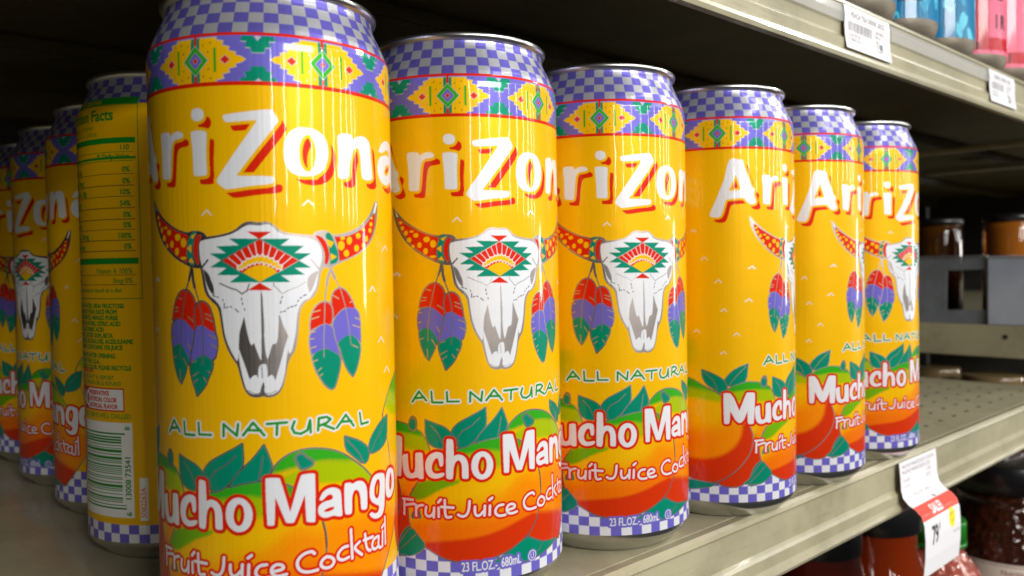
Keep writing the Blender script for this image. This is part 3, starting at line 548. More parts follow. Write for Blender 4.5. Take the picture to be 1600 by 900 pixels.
('s','g',1.0,[[-279,449,-233,495,-189,523,-155,538,-108,555,-60,565,-9,569,47,558,80,541,117,507,142,467,152,436,159,406,162,361,147,284,117,236,81,209,27,183,-30,164,-93,153,-162,155,-206,163,-242,181,-284,204,-323,239,-340,282,-343,334,-336,371],[-310,484,-131,522,-44,533,-10,521,42,542,79,502,93,504,130,578,-245,584]]),
('s','L',0.6,[[-279,449,-233,495,-189,523,-155,538,-108,555,-60,565,-9,569,47,558,80,541,117,507,142,467,152,436,159,406,162,361,147,284,117,236,81,209,27,183,-30,164,-93,153,-162,155,-206,163,-242,181,-284,204,-323,239,-340,282,-343,334,-336,371],[-359,350,-339,370,-314,417,-241,436,-149,433,-162,418,-202,408,-242,386,-285,361,-321,357]]),
('l','K',0.35,[[152,436,159,406,162,361]]),
('l','M',0.7,[[-269,636,-238,625,-204,613,-187,599,-176,587,-179,572,-198,539,-252,546,-270,581,-269,636]]),
('p','t',1,[[-269,636,-238,625,-204,613,-187,599,-176,587,-179,572,-198,539,-252,546,-270,581]]),
('l','M',0.3,[[-251,618,-224,590,-211,559]]),
('l','M',0.7,[[-61,675,-79,664,-120,643,-152,627,-174,605,-178,590,-164,577,-155,538,-112,552,-67,604,-59,622,-61,675]]),
('p','t',1,[[-61,675,-79,664,-120,643,-152,627,-174,605,-178,590,-164,577,-155,538,-112,552,-67,604,-59,622]]),
('l','M',0.3,[[-80,643,-110,615,-141,599,-158,577,-153,540]]),
('l','M',0.7,[[-3,670,-17,651,-34,631,-58,609,-81,586,-100,556,-60,567,-8,572,19,604,10,637,-3,670]]),
('p','t',1,[[-3,670,-17,651,-34,631,-58,609,-81,586,-100,556,-60,567,-8,572,19,604,10,637]]),
('l','M',0.3,[[-6,639,-13,599,-20,573]]),
('l','M',0.7,[[227,669,279,648,316,620,318,589,296,574,253,609,228,634,227,669]]),
('p','t',1,[[227,669,279,648,316,620,318,589,296,574,253,609,228,634]]),
('l','M',0.3,[[234,659,278,611,296,577]]),
('l','M',0.7,[[426,700,376,686,328,649,316,620,324,598,386,606,419,630,426,700]]),
('p','t',1,[[426,700,376,686,328,649,316,620,324,598,386,606,419,630]]),
('l','M',0.3,[[405,682,349,631,324,602]]),
('l','M',0.7,[[-339,265,-323,237,-303,215,-279,203,-315,172,-388,154,-390,197,-368,242,-339,265]]),
('p','t',1,[[-339,265,-323,237,-303,215,-279,203,-315,172,-388,154,-390,197,-368,242]]),
('l','M',0.3,[[-324,235,-363,202,-384,180]]),
('l','M',0.7,[[92,211,128,191,177,170,263,158,219,145,161,134,114,126,26,130,-40,145,27,179,92,211]]),
('p','t',1,[[92,211,128,191,177,170,263,158,219,145,161,134,114,126,26,130,-40,145,27,179]]),
('l','M',0.3,[[169,173,154,154,127,143]]),
('l','M',0.7,[[-600,676,-551,658,-507,633,-485,602,-513,567,-546,590,-582,611,-599,645,-600,676]]),
('p','t',1,[[-600,676,-551,658,-507,633,-485,602,-513,567,-546,590,-582,611,-599,645]]),
('l','M',0.3,[[-590,666,-551,630,-532,590]]),
('l','M',0.7,[[-396,702,-451,682,-485,653,-502,629,-485,599,-434,616,-405,625,-396,702]]),
('p','t',1,[[-396,702,-451,682,-485,653,-502,629,-485,599,-434,616,-405,625]]),
('l','M',0.3,[[-405,692,-451,647,-482,608]]),
('l','M',0.7,[[-331,263,-307,238,-274,204,-307,174,-354,159,-421,166,-391,187,-360,231,-331,263]]),
('p','t',1,[[-331,263,-307,238,-274,204,-307,174,-354,159,-421,166,-391,187,-360,231]]),
('l','M',0.3,[[-314,239,-354,202,-392,170]]),
('l','M',0.7,[[-660,175,-607,171,-545,163,-573,148,-660,131,-704,128,-704,166,-660,175]]),
('p','t',1,[[-660,175,-607,171,-545,163,-573,148,-660,131,-704,128,-704,166]]),
('l','M',1.1,[[87,635,101,637,108,626,127,614,127,604,112,597,95,595,88,612,81,625,87,635]]),
('p','t',1,[[87,635,101,637,108,626,127,614,127,604,112,597,95,595,88,612,81,625]]),
('l','M',1.1,[[-320,644,-306,639,-304,610,-314,610,-329,625,-320,644]]),
('p','t',1,[[-320,644,-306,639,-304,610,-314,610,-329,625]]),
('l','M',1.1,[[-327,637,-306,633,-307,601,-321,597,-334,609,-327,637]]),
('p','t',1,[[-327,637,-306,633,-307,601,-321,597,-334,609]]),
('p','t',1,[[-330,292,-332,305,-324,319,-317,293]]),
('p','t',1,[[-302,295,-304,317,-296,327,-291,305,-292,294]]),
('l','w',1.75,[[-317,695,-291,731,-264,701]]),
('l','w',1.75,[[-308,707,-272,712]]),
('l','w',1.75,[[-245,732,-243,696,-206,696]]),
('l','w',1.75,[[-191,731,-190,699,-151,699]]),
('l','w',1.75,[[-113,697,-112,730,-75,698,-71,730]]),
('l','w',1.75,[[-58,699,-30,733,-1,697]]),
('l','w',1.75,[[-47,713,-10,711]]),
('l','w',1.75,[[7,728,60,729]]),
('l','w',1.75,[[34,727,32,696]]),
('l','w',1.75,[[80,730,73,712,80,698,97,694,115,702,123,729]]),
('l','w',1.75,[[123,729,124,695]]),
('l','w',1.75,[[145,698,148,732,171,733,183,725,170,716,150,711]]),
('l','w',1.75,[[159,713,193,696]]),
('l','w',1.75,[[202,698,232,731,259,695]]),
('l','w',1.75,[[216,713,251,710]]),
('l','w',1.75,[[283,729,288,695,317,696]]),
('l','n',0.78,[[-317,695,-291,731,-264,701]]),
('l','n',0.78,[[-308,707,-272,712]]),
('l','n',0.78,[[-245,732,-243,696,-206,696]]),
('l','n',0.78,[[-191,731,-190,699,-151,699]]),
('l','n',0.78,[[-113,697,-112,730,-75,698,-71,730]]),
('l','n',0.78,[[-58,699,-30,733,-1,697]]),
('l','n',0.78,[[-47,713,-10,711]]),
('l','n',0.78,[[7,728,60,729]]),
('l','n',0.78,[[34,727,32,696]]),
('l','n',0.78,[[80,730,73,712,80,698,97,694,115,702,123,729]]),
('l','n',0.78,[[123,729,124,695]]),
('l','n',0.78,[[145,698,148,732,171,733,183,725,170,716,150,711]]),
('l','n',0.78,[[159,713,193,696]]),
('l','n',0.78,[[202,698,232,731,259,695]]),
('l','n',0.78,[[216,713,251,710]]),
('l','n',0.78,[[283,729,288,695,317,696]]),
('m','W',1,[[-508,569,-503,573,-470,572,-438,493,-406,571,-400,574,-369,573,-363,566,-371,436,-375,432,-396,432,-401,440,-400,492,-423,440,-449,439,-478,493,-481,439,-487,434,-503,435,-506,441]]),
('m','W',1,[[-366,509,-341,514,-339,468,-334,450,-324,447,-311,456,-310,517,-306,521,-284,523,-281,517,-279,438,-281,432,-299,432,-303,438,-327,429,-351,433,-362,452,-365,478]]),
('m','W',1,[[-215,526,-208,520,-207,485,-214,477,-221,480,-224,504,-231,508,-242,497,-250,475,-246,457,-232,452,-218,456,-206,458,-204,450,-214,441,-241,435,-262,443,-273,465,-271,495,-258,516,-235,528]]),
('m','W',1,[[-196,569,-192,573,-176,571,-172,566,-171,514,-156,521,-134,513,-123,491,-122,441,-126,436,-142,437,-145,444,-144,485,-152,500,-163,498,-172,481,-175,442,-179,435,-194,436,-199,442,-198,498]]),
('m','W',1,[[-76,528,-56,522,-40,501,-36,474,-46,444,-66,431,-88,432,-107,449,-114,475,-109,505,-95,522],[-76,510,-85,500,-91,478,-88,456,-76,446,-65,455,-59,476,-61,498,-68,508]]),
('m','W',1,[[-2,575,3,579,34,577,39,572,63,478,92,574,98,580,130,579,134,575,132,443,129,440,109,444,106,448,104,522,74,449,70,447,53,449,50,453,24,524,21,447,17,445,4,446,1,449]]),
('m','W',1,[[143,503,158,526,182,531,201,524,211,513,212,472,214,445,210,441,195,445,187,449,160,446,145,454,139,468,142,485,158,494,181,495,186,501,181,511,169,511,155,499,148,498],[161,471,155,467,168,462,186,466,189,473,176,475]]),
('m','W',1,[[222,531,227,534,244,532,249,526,268,532,290,526,303,511,307,487,306,445,301,439,285,442,280,448,279,483,272,503,260,508,251,500,247,483,247,445,242,440,227,442,222,447,221,488]]),
('m','W',1,[[351,534,383,529,400,520,398,463,392,418,378,400,353,397,328,405,314,420,323,426,341,415,357,416,365,433,348,441,324,456,316,477,320,507,332,527],[354,518,340,498,338,472,349,457,362,461,369,491,368,512]]),
('m','W',1,[[439,532,471,519,482,493,479,461,451,440,428,439,409,448,402,474,405,509,418,529],[442,516,431,494,430,470,438,458,451,469,455,492,450,509]]),
('j','r',2.3,[[-359,355,-361,303]]),
('j','r',2.3,[[-366,356,-323,357]]),
('j','r',2.3,[[-360,335,-318,344]]),
('j','r',2.3,[[-311,341,-311,304]]),
('j','r',2.3,[[-311,327,-301,340,-284,343]]),
('j','r',2.3,[[-272,338,-276,315,-267,305,-253,308,-245,322]]),
('j','r',2.3,[[-243,337,-245,304]]),
('j','r',2.3,[[-227,337,-227,307]]),
('j','r',2.3,[[-228,356,-219,366]]),
('j','r',2.3,[[-205,364,-205,315,-199,304,-184,308]]),
('j','r',2.3,[[-218,341,-176,339]]),
('j','r',2.3,[[-121,360,-124,327,-134,310,-149,308,-160,315]]),
('j','r',2.3,[[-103,340,-104,322,-99,309,-86,309,-75,322]]),
('j','r',2.3,[[-69,341,-71,308]]),
('j','r',2.3,[[-51,340,-53,308]]),
('j','r',2.3,[[-53,359,-43,366]]),
('j','r',2.3,[[-3,338,-23,337,-34,321,-30,307,-16,300,4,302]]),
('j','r',2.3,[[13,317,43,321,39,334,20,337,8,324,12,308,27,302,49,306]]),
('j','r',2.3,[[127,352,119,361,92,355,76,335,84,311,106,302,135,304]]),
('j','r',2.3,[[162,336,148,329,143,314,157,303,177,304,186,318,177,331,162,336]]),
('j','r',2.3,[[229,350,214,351,197,338,196,322,211,313,232,317]]),
('j','r',2.3,[[241,395,244,310]]),
('j','r',2.3,[[272,351,251,341,260,328,280,311]]),
('j','r',2.3,[[294,368,298,325,311,313,316,313]]),
('j','r',2.3,[[288,351,328,350]]),
('j','r',2.3,[[351,344,329,341,322,322,334,308,354,314]]),
('j','r',2.3,[[357,342,353,310,367,305]]),
('j','r',2.3,[[379,351,376,306]]),
('j','r',2.3,[[375,363,386,369]]),
('j','r',2.3,[[394,390,395,307]]),
('j','w',0.85,[[-359,355,-361,303]]),
('j','w',0.85,[[-366,356,-323,357]]),
('j','w',0.85,[[-360,335,-318,344]]),
('j','w',0.85,[[-311,341,-311,304]]),
('j','w',0.85,[[-311,327,-301,340,-284,343]]),
('j','w',0.85,[[-272,338,-276,315,-267,305,-253,308,-245,322]]),
('j','w',0.85,[[-243,337,-245,304]]),
('j','w',0.85,[[-227,337,-227,307]]),
('j','w',0.85,[[-228,356,-219,366]]),
('j','w',0.85,[[-205,364,-205,315,-199,304,-184,308]]),
('j','w',0.85,[[-218,341,-176,339]]),
('j','w',0.85,[[-121,360,-124,327,-134,310,-149,308,-160,315]]),
('j','w',0.85,[[-103,340,-104,322,-99,309,-86,309,-75,322]]),
('j','w',0.85,[[-69,341,-71,308]]),
('j','w',0.85,[[-51,340,-53,308]]),
('j','w',0.85,[[-53,359,-43,366]]),
('j','w',0.85,[[-3,338,-23,337,-34,321,-30,307,-16,300,4,302]]),
('j','w',0.85,[[13,317,43,321,39,334,20,337,8,324,12,308,27,302,49,306]]),
('j','w',0.85,[[127,352,119,361,92,355,76,335,84,311,106,302,135,304]]),
('j','w',0.85,[[162,336,148,329,143,314,157,303,177,304,186,318,177,331,162,336]]),
('j','w',0.85,[[229,350,214,351,197,338,196,322,211,313,232,317]]),
('j','w',0.85,[[241,395,244,310]]),
('j','w',0.85,[[272,351,251,341,260,328,280,311]]),
('j','w',0.85,[[294,368,298,325,311,313,316,313]]),
('j','w',0.85,[[288,351,328,350]]),
('j','w',0.85,[[351,344,329,341,322,322,334,308,354,314]]),
('j','w',0.85,[[357,342,353,310,367,305]]),
('j','w',0.85,[[379,351,376,306]]),
('j','w',0.85,[[375,363,386,369]]),
('j','w',0.85,[[394,390,395,307]])]
# ---------------------------------------------------------------- the printed can
RB = 36.5
PROF = [(36.5, 8.2), (36.5, 175.5), (36.42, 177.5), (36.1, 179.4), (35.5, 181.3), (34.7, 183.2), (33.8, 185.1), (32.9, 187.0), (32.1, 188.8), (31.5, 190.4), (31.25, 191.6), (31.25, 192.4)]
def prof_r(z):
    zz = [q[1] for q in PROF]; return np.interp(z, zz, [q[0] for q in PROF])
def make_label(d):
    U = PI*RB
    p = Paint(-U, U, 8.2, 192.4, d, 3, 'y')
    DEG = RB*PI/180
    # chequered foot
    zr = [8.0, 11.75, 15.4, 19.1, 22.8]
    for r in range(4):
        for k in range(54):
            a = (-29.8+6.6667*k+180) % 360-180
            white = (k % 2 == 1) if r % 2 == 1 else (k % 2 == 0)
            if r >= 2 and not (-105 < a*DEG < 56): continue
            z1 = zr[r+1] if r != 1 else 15.4
            for off in (0, 360, -360):
                p.rect('w' if white else 'b', (a+off)*DEG, (a+off+6.6667)*DEG, zr[r], z1)
    # the middle picture comes from ART
    i0 = next(i for i, o in enumerate(ART) if o[0] == 'a')
    p.run(ART[:i0])
    # woven band below the shoulder
    p.rect('b', -U-1, U+1, 166.2, 179.6)
    for k in range(-4, 4):
        c = 18.3+35.3*k; z = 172.4
        if c < -U+2 and k < -3: pass
        H = [(0, 6.1), (3.2, 6.1), (6.4, 6.1), (6.2, 5.4), (8.4, 5.0), (8.0, 3.9), (10.0, 3.4), (9.7, 2.4), (11.8, 2.0), (11.5, 1.2), (13.0, 0.9), (14.4, 0)]
        ring = H+[(a, -b) for a, b in H[::-1]]
        for sgn in (1, -1):
            p.poly('s', [[v for a, b in ring for v in (c+sgn*(a+0.25*(a > 6)), z+b*1.04)]]); p.poly('y', [[v for a, b in ring for v in (c+sgn*a, z+b)]])
            p.rect('g', c+sgn*5.9-0.35, c+sgn*5.9+0.35, z-3.3, z+3.3)
            dia = lambda cx, w, h, col: p.poly(col, [[cx-w, z, cx, z-h, cx+w, z, cx, z+h]])
            dia(c+sgn*8.8, 1.5, 1.35, 's'); dia(c+sgn*8.8, 1.3, 1.15, 'r')
            p.rect('t', c+sgn*0.9-0.5, c+sgn*0.9+0.5, z-6.1, z+6.1)
            for q, (a, b) in enumerate(((2.4, 4.2), (2.4, -4.2), (4.0, 2.3), (4.0, -2.3), (4.6, 4.8), (4.6, -4.8))):
                p.poly('s' if k >= 0 else 'K', [[c+sgn*a-0.22, z+b-0.3, c+sgn*a+0.22, z+b-0.3, c+sgn*a, z+b+0.35]])
        p.rect('r', c-0.4, c+0.4, 166, 180)
        dia(c, 4.0, 4.3, 's'); dia(c, 3.75, 4.05, 'g'); dia(c, 2.25, 2.45, 's'); dia(c, 2.1, 2.3, 'b'); dia(c, 0.95, 1.0, 's'); dia(c, 0.8, 0.85, 'r')
        t = c+17.65
        T = [(0, 6.3), (0.3, 5.3), (1.4, 6.4), (4.2, 6.4), (4.6, 5.0), (3.0, 4.9), (3.4, 3.3), (2.0, 3.2), (1.7, 1.9), (0, 1.9)]
        for up in (1, -1):
            for off, col in ((0.28, 's'), (0, 't')):
                R_ = T+[(-a, b) for a, b in T[::-1]]
                if up < 0: R_ = [(a*1.08, b) for a, b in R_]
                p.poly(col, [[v for a, b in R_ for v in (t+a, z+up*(b)-off)]])
            p.poly('s', [[t-1, z+up*6.4, t+1, z+up*6.4, t, z+up*5.0]])
    p.rect('r', -U-1, U+1, 165.4, 166.5); p.rect('r', -U-1, U+1, 179.0, 179.9)
    # chequered shoulder
    zs = [179.9, 182.9, 186.1, 189.3, 193]
    for r in range(4):
        for k in range(54):
            a = 3.4+6.6667*k
            for off in (0, -360):
                p.rect('s' if (k+r) % 2 == 0 else 'b', (a+off)*DEG, (a+off+6.6667)*DEG, zs[r], zs[r+1])
    p.img[int((180-8.2)/p.h):, :, 3] = 0.55          # thin ink on the shoulder: the bare metal shines through
    # back panel: nutrition table, small print, barcode
    BX = 108.0
    p.rect('y', 60, U+1, 19, 181.5); p.rect('y', -U-1, -BX+1, 19, 181.5)
    p.rect('y', 60, U+1, 16.0, 20)
    L0 = BX-46
    p.rect('n', L0, BX, 181.2, 184.2)
    p.text('y', 'AMOUNT PER SERVING', L0+2, 181.7, 2.6)
    p.text('n', 'Nutrition Facts', L0+1, 175.0, 6.2, 0.92, grow=0.4)
    p.text('n', '3 servings per container', L0+1, 171.6, 3.0, 0.85); p.text('n', 'Serving size 8 fl. oz. (240mL)', L0+1, 168.9, 2.8, 0.85)
    p.rect('n', L0, BX-1, 165.8, 168.0)
    rows = [(162.5, 'Calories', '110'), (159.0, 'Amount', '% Daily Value'), (153.9, 'Total Fat 0g', '0%'), (149.4, 'Sodium 10mg', '0%'), (145.1, 'Total Carb. 28g', '10%'), (140.6, 'Sugars 27g', '54%'),
            (136.2, 'Fiber 0g', '0%'), (132.2, 'Protein 0g', '0%'), (128.0, 'Vitamin C 60mg', '100%'), (123.8, 'Calcium 0mg', '0%')]
    for zz, a, b in rows:
        p.text('n', a, L0+1, zz+0.7, 3.1, 0.95, grow=0.22); p.text('n', b, BX-3.5, zz+0.7, 3.0, 0.9, align='RIGHT', grow=0.2)
        p.rect('K' if zz < 159 else 'n', L0, BX-2, zz-0.2, zz+0.05)
    p.rect('n', L0, BX-1, 159.6, 160.6); p.rect('n', L0, BX-1, 118.6, 121)
    for zz, a, b in ((114.4, 'Iron 0mg', 'Vitamin A 100%'), (110.6, 'Potassium', '0mg 0%')):
        p.text('n', a, L0+1, zz+0.5, 3, 0.9, grow=0.1); p.text('n', b, BX-3.5, zz+0.5, 3, 0.9, align='RIGHT', grow=0.1); p.rect('K', L0, BX-2, zz-0.2, zz)
    p.text('n', '*Percent daily values are based on a diet', L0+1, 107.5, 2.5, 0.9, grow=0.1)
    p.lines('n', 0.3, [[L0, 105, BX, 105, BX, 181, L0, 181, L0, 105]])
    words = ['FILTERED WATER, HIGH FRUCTOSE', 'CORN SYRUP, PEAR JUICE FROM', 'CONCENTRATE, MANGO PUREE', 'NATURAL FLAVORS, CITRIC ACID', 'ARABIC, ASCORBIC ACID', 'VITAMIN C, ESTER GUM, BETA', 'CAROTENE, SUCRALOSE, ACESULFAME', 'POTASSIUM, CONTAINS 15% JUICE', 'REFRIGERATE AFTER OPENING', 'PACKED IN THE U.S.A.', 'NO ADDED COLOR. PLEASE RECYCLE']
    for k, w_ in enumerate(words): p.text('n', w_, L0+4, 101.3-2.35*k-(1.0 if k > 7 else 0), 2.4, 0.9, grow=0.25)
    p.text('r', 'drinkfruit.com', L0+6, 75.4, 2.7, 0.95, grow=0.15); p.text('n', 'CA CRV, ME-HI-VT 5c DEPOSIT', L0+5, 72.9, 2.3, 0.9, grow=0.1); p.text('n', 'MI 10c, CT-MA-NY-OR 5c REFUND', L0+5, 70.6, 2.3, 0.9, grow=0.1)
    p.rect('r', BX-38, BX-8.5, 60.3, 69.6); p.rect('W', BX-30, BX-9, 60.9, 69.0); p.text('W', 'NO', BX-38, 61.7, 9, 0.7, grow=0.3)
    for k, w_ in enumerate(('PRESERVATIVES', 'ARTIFICIAL COLOR', 'ARTIFICIAL FLAVOR')): p.text('r', w_, BX-29.4, 66.6-2.6*k, 2.5, 0.8, grow=0.2)
    p.text('e', '15% JUICE. SERVE WELL CHILLED', L0+6, 57.6, 2.6, 0.9, grow=0.12)
    p.rect('W', BX-37, BX-5.4, 18.2, 56)
    rnd = random.Random(5); zz = 21.5
    while zz < 52.6:
        w_ = rnd.choice((0.35, 0.35, 0.7, 1.1)); g_ = rnd.choice((0.35, 0.4, 0.7, 1.0))
        p.rect('n', BX-36, BX-10.3-(0.0 if 24 < zz < 50 else -1.6), zz, zz+w_); zz += w_+g_
    p.text('n', '6', BX-6.6, 18.9, 3.2, 1.1, rot=PI/2, grow=0.15); p.text('n', '13008 73541', BX-6.6, 25, 3.4, 1.0, rot=PI/2, grow=0.15); p.text('n', '8', BX-6.6, 53.0, 3.0, 1.0, rot=PI/2, grow=0.15)
    p.rect('W', BX-3.1, BX+0.2, 17.2, 34.2); p.text('O', '5082263A', BX-0.7, 18.3, 2.9, 1.0, rot=PI/2, grow=0.1)
    # the big words and the skull
    A2 = ART[i0:]
    j0 = next(i for i, o in enumerate(A2) if o[0] != 'a')
    p.run(A2[:j0]+A_LAST+A2[j0:]) if False else p.run(A_LAST+A2)
    for col, w_ in (('b', 1.6), ('w', 0.0)):
        for tx, uu, zz, sz in (('23 FL.OZ.', -15.2, 12.0, 4.5), ('-', -3.6, 12.2, 4.5), ('680mL', -1.4, 12.4, 4.5)):
            p.text('w', tx, uu, zz, sz, 0.62, rot=0.02, grow=0.12) if col == 'w' else p.text('b', tx, uu, zz, sz, 0.62, rot=0.02, halo=('b', 1.7))
    circ = [v for t in np.linspace(0, 2*PI, 17) for v in (11.3+1.75*math.cos(t), 13.9+1.75*math.sin(t))]
    p.poly('b', [[v for t in np.linspace(0, 2*PI, 17)[:-1] for v in (11.3+2.3*math.cos(t), 13.9+2.3*math.sin(t))]]); p.lines('w', 0.3, [circ]); p.text('w', 'U', 10.4, 12.9, 2.9, 0.85)
    return p
A_LAST = [('a', 'W', 1, [[400, 1505, 430, 1540, 490, 1550, 540, 1530, 562, 1480, 566, 1420, 552, 1405, 517, 1410, 506, 1426, 460, 1405, 410, 1415, 388, 1450, 405, 1490, 460, 1503, 510, 1500, 495, 1518, 460, 1519, 435, 1505], [440, 1445, 460, 1435, 495, 1450, 500, 1475, 460, 1473]])]
M_can = printed_mat('printed_aluminium', 0.38, 0.42, ('noise', 1.0, 0.00008, (900, 900, 9), 45.0, 0.00022), spec=0.12, metal_base=0.16)
M_alu = mat('brushed_aluminium', (0.62, 0.62, 0.61), 0.28, 1.0, bump=('noise', 1.0, 0.00008, (30, 30, 900)))
M_shelf = mat('beige_enamel', rgb(180, 173, 143), 0.34, 0, 0.25, noise=(14, rgb(160, 153, 126), 0.08, (1, 1, 1)))
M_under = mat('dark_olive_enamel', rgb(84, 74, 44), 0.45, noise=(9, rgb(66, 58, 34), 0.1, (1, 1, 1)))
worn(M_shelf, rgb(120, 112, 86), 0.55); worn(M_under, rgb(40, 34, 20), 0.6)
M_hole = mat('slot_shadow', (0.03, 0.028, 0.022), 0.8)
M_film = mat('clear_label_holder', (0.75, 0.75, 0.74), 0.12, 0, 0, trans=0.0, alpha=0.28)
M_black = mat('black_back_panel', (0.012, 0.011, 0.009), 0.7, noise=(6, (0.02, 0.018, 0.013), 0.1, (1, 1, 1)))
# ---------------- setting: the shelves
def fascia_prof(zt):
    y = -0.0345
    return [(y+0.004, zt-0.0005), (y-0.0005, zt), (y-0.0022, zt-0.0012), (y-0.0026, zt-0.003), (y-0.0012, zt-0.0045), (y-0.0010, zt-0.0185), (y-0.0018, zt-0.0200), (y-0.0030, zt-0.0212), (y-0.0030, zt-0.0265),
            (y-0.0042, zt-0.0280), (y-0.0048, zt-0.0300), (y-0.0040, zt-0.0318), (y-0.0010, zt-0.0322), (y+0.0010, zt-0.0305), (y+0.0015, zt-0.0240), (y+0.0030, zt-0.0200)]
def shelf(name, label, zt, x0, x1, y1, hole_rows, ucol, fr=True):
    t = thing(name, label, 'shelf')
    bm = bmesh.new(); add_box(bm, x0, x1, -0.0305, y1, zt-0.0022, zt-0.0003, 0.0005)
    for xx in hole_rows or []:      # stamped slots of the deck
        for k in range(9):
            r = bmesh.ops.create_circle(bm, cap_ends=True, radius=1, segments=14)
            for v in r['verts']: v.co = Vector((xx+0.0028*v.co.x, -0.012+0.0165*k+0.0013*v.co.y, zt-0.0001))
            for f in r['verts'][0].link_faces: f.material_index = 1
    bm_obj('deck', bm, [M_shelf, M_hole], t)
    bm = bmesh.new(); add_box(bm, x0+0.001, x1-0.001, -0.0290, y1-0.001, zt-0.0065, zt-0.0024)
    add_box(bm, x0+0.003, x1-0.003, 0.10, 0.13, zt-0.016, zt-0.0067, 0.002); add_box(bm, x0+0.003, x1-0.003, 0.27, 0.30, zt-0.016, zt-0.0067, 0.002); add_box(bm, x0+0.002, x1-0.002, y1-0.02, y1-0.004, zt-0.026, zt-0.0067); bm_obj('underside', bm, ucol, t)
    if fr:
        bm = bmesh.new(); extrude_x(bm, fascia_prof(zt), x0, x1); bm_obj('fascia', bm, M_shelf, t)
    return t
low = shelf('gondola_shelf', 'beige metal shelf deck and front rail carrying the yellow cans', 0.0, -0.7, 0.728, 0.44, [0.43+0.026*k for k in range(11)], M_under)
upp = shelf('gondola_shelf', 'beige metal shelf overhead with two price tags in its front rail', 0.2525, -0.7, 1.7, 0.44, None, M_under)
bm = bmesh.new(); add_box(bm, 0.722, 0.732, -0.028, 0.42, 0.217, 0.2215, 0.001); bm_obj('cross_brace', bm, M_shelf, upp)
bm = bmesh.new(); add_box(bm, 0.96, 0.985, -0.028, 0.17, 0.222, 0.2285, 0.001); bm_obj('cross_brace', bm, M_shelf, upp)
bm = bmesh.new(); r = bmesh.ops.create_uvsphere(bm, u_segments=14, v_segments=8, radius=0.004)
for v in bm.verts: v.co += Vector((0.628, -0.018, 0.238))
bm_obj('rivet', bm, M_alu, upp, True)
nxt = thing('bay_shelf', 'beige shelf of the next bay with a round hole in its side', 'shelf')
bm = bmesh.new(); add_box(bm, 0.7502, 1.7, -0.034, 0.44, 0.0495, 0.0520, 0.0006); bm_obj('deck', bm, M_shelf, nxt)
bm = bmesh.new(); add_box(bm, 0.7480, 0.7500, -0.034, 0.44, 0.0215, 0.0518, 0.0008); bm_obj('side_rail', bm, M_shelf, nxt)
bm = bmesh.new()
r = bmesh.ops.create_circle(bm, cap_ends=True, radius=1, segments=20)
for v in r['verts']: v.co = Vector((0.7476, 0.0170+0.0022*v.co.x, 0.0415+0.0024*v.co.y))
bm_obj('hole', bm, M_hole, nxt)
back = thing('back_panel', 'black panel closing the back of the shelves', 'panel')
bm = bmesh.new(); add_box(bm, -0.7, 1.7, 0.445, 0.455, -0.5, 0.7); bm_obj('sheet', bm, M_black, back)
bm = bmesh.new(); add_box(bm, 1.7, 1.72, -0.03, 0.44, -0.5, 0.7); bm_obj('end_sheet', bm, M_black, back)
bm = bmesh.new(); add_box(bm, -0.72, -0.7, -0.03, 0.44, -0.5, 0.7); bm_obj('end_sheet', bm, M_black, back)
# clear film over the upper rail, between the tags
def film(x0, x1, zt):
    bm = bmesh.new(); y = -0.0345
    extrude_x(bm, [(y-0.0024, zt-0.0040), (y-0.0034, zt-0.0085), (y-0.0030, zt-0.0128), (y-0.0026, zt-0.0128), (y-0.0030, zt-0.0085), (y-0.0020, zt-0.0040)], x0, x1)
    return bm
for x0, x1 in ((-0.2, 0.3080), (0.3660, 0.5270)):
    bm_obj('label_holder', film(x0, x1, 0.2525), M_film, upp)
# ---------------- cans
D = 0.22
lab = make_label(D).done()
nzv, nuv = lab.shape[0], lab.shape[1]
nuv -= 1                                    # last column equals the first
u = -PI*RB+np.arange(nuv)*(2*PI*RB/nuv); z = 8.2+np.arange(nzv)*(184.2/(nzv-1))
r_ = prof_r(z); th = u/RB
pos = np.stack([r_[:, None]*np.cos(th)[None], r_[:, None]*np.sin(th)[None], np.repeat(z[:, None], nuv, 1)], -1)/1000
body_me = painted_mesh('printed_body', pos, lab[:, :nuv], True, M_can); del lab, pos
def mm(pr): return [(a/1000, b/1000) for a, b in pr]
can0 = thing('drink_can', '', 'drink can', group='tall yellow drink cans standing on the shelf')
bo = bpy.data.objects.new('printed_body', body_me); COL.objects.link(bo); bo.parent = can0
lathe('rim', mm([(31.25, 192.3), (31.6, 192.5), (32.3, 193.0), (32.65, 193.7), (32.6, 194.4), (32.2, 194.85), (31.5, 195.0), (30.8, 194.7), (30.4, 194.0), (30.2, 192.5), (29.6, 189.0)]), M_alu, can0, 128)
lid = lathe('lid', mm([(29.6, 189.1), (29.0, 188.0), (28.2, 187.8), (27.6, 188.3), (27.2, 190.2), (26.4, 190.8), (10, 190.8), (0.01, 190.8)]), M_alu, can0, 96)
bm = bmesh.new()
r = bmesh.ops.create_circle(bm, cap_ends=True, radius=1, segments=24)
for v in r['verts']: v.co = Vector((0.008*v.co.y, 0.001+0.0125*v.co.x, 0.1912))
ex = bmesh.ops.extrude_face_region(bm, geom=bm.faces[:])
for v in [e for e in ex['geom'] if isinstance(e, bmesh.types.BMVert)]: v.co.z += 0.0009
bm_obj('pull_tab', bm, M_alu, lid)
lathe('base', mm([(36.5, 8.25), (36.42, 7.0), (35.9, 5.7), (34.6, 4.3), (32.8, 2.9), (31.4, 1.7), (30.6, 0.7), (29.9, 0.15), (29.2, 0.0), (28.4, 0.4), (27.8, 1.6), (26, 4.5), (20, 7.5), (10, 9.3), (0.01, 9.8)]), M_alu, can0, 128)
az = [-122.65, -108.04, -111.5, -62.4, -59.6, -98.4]
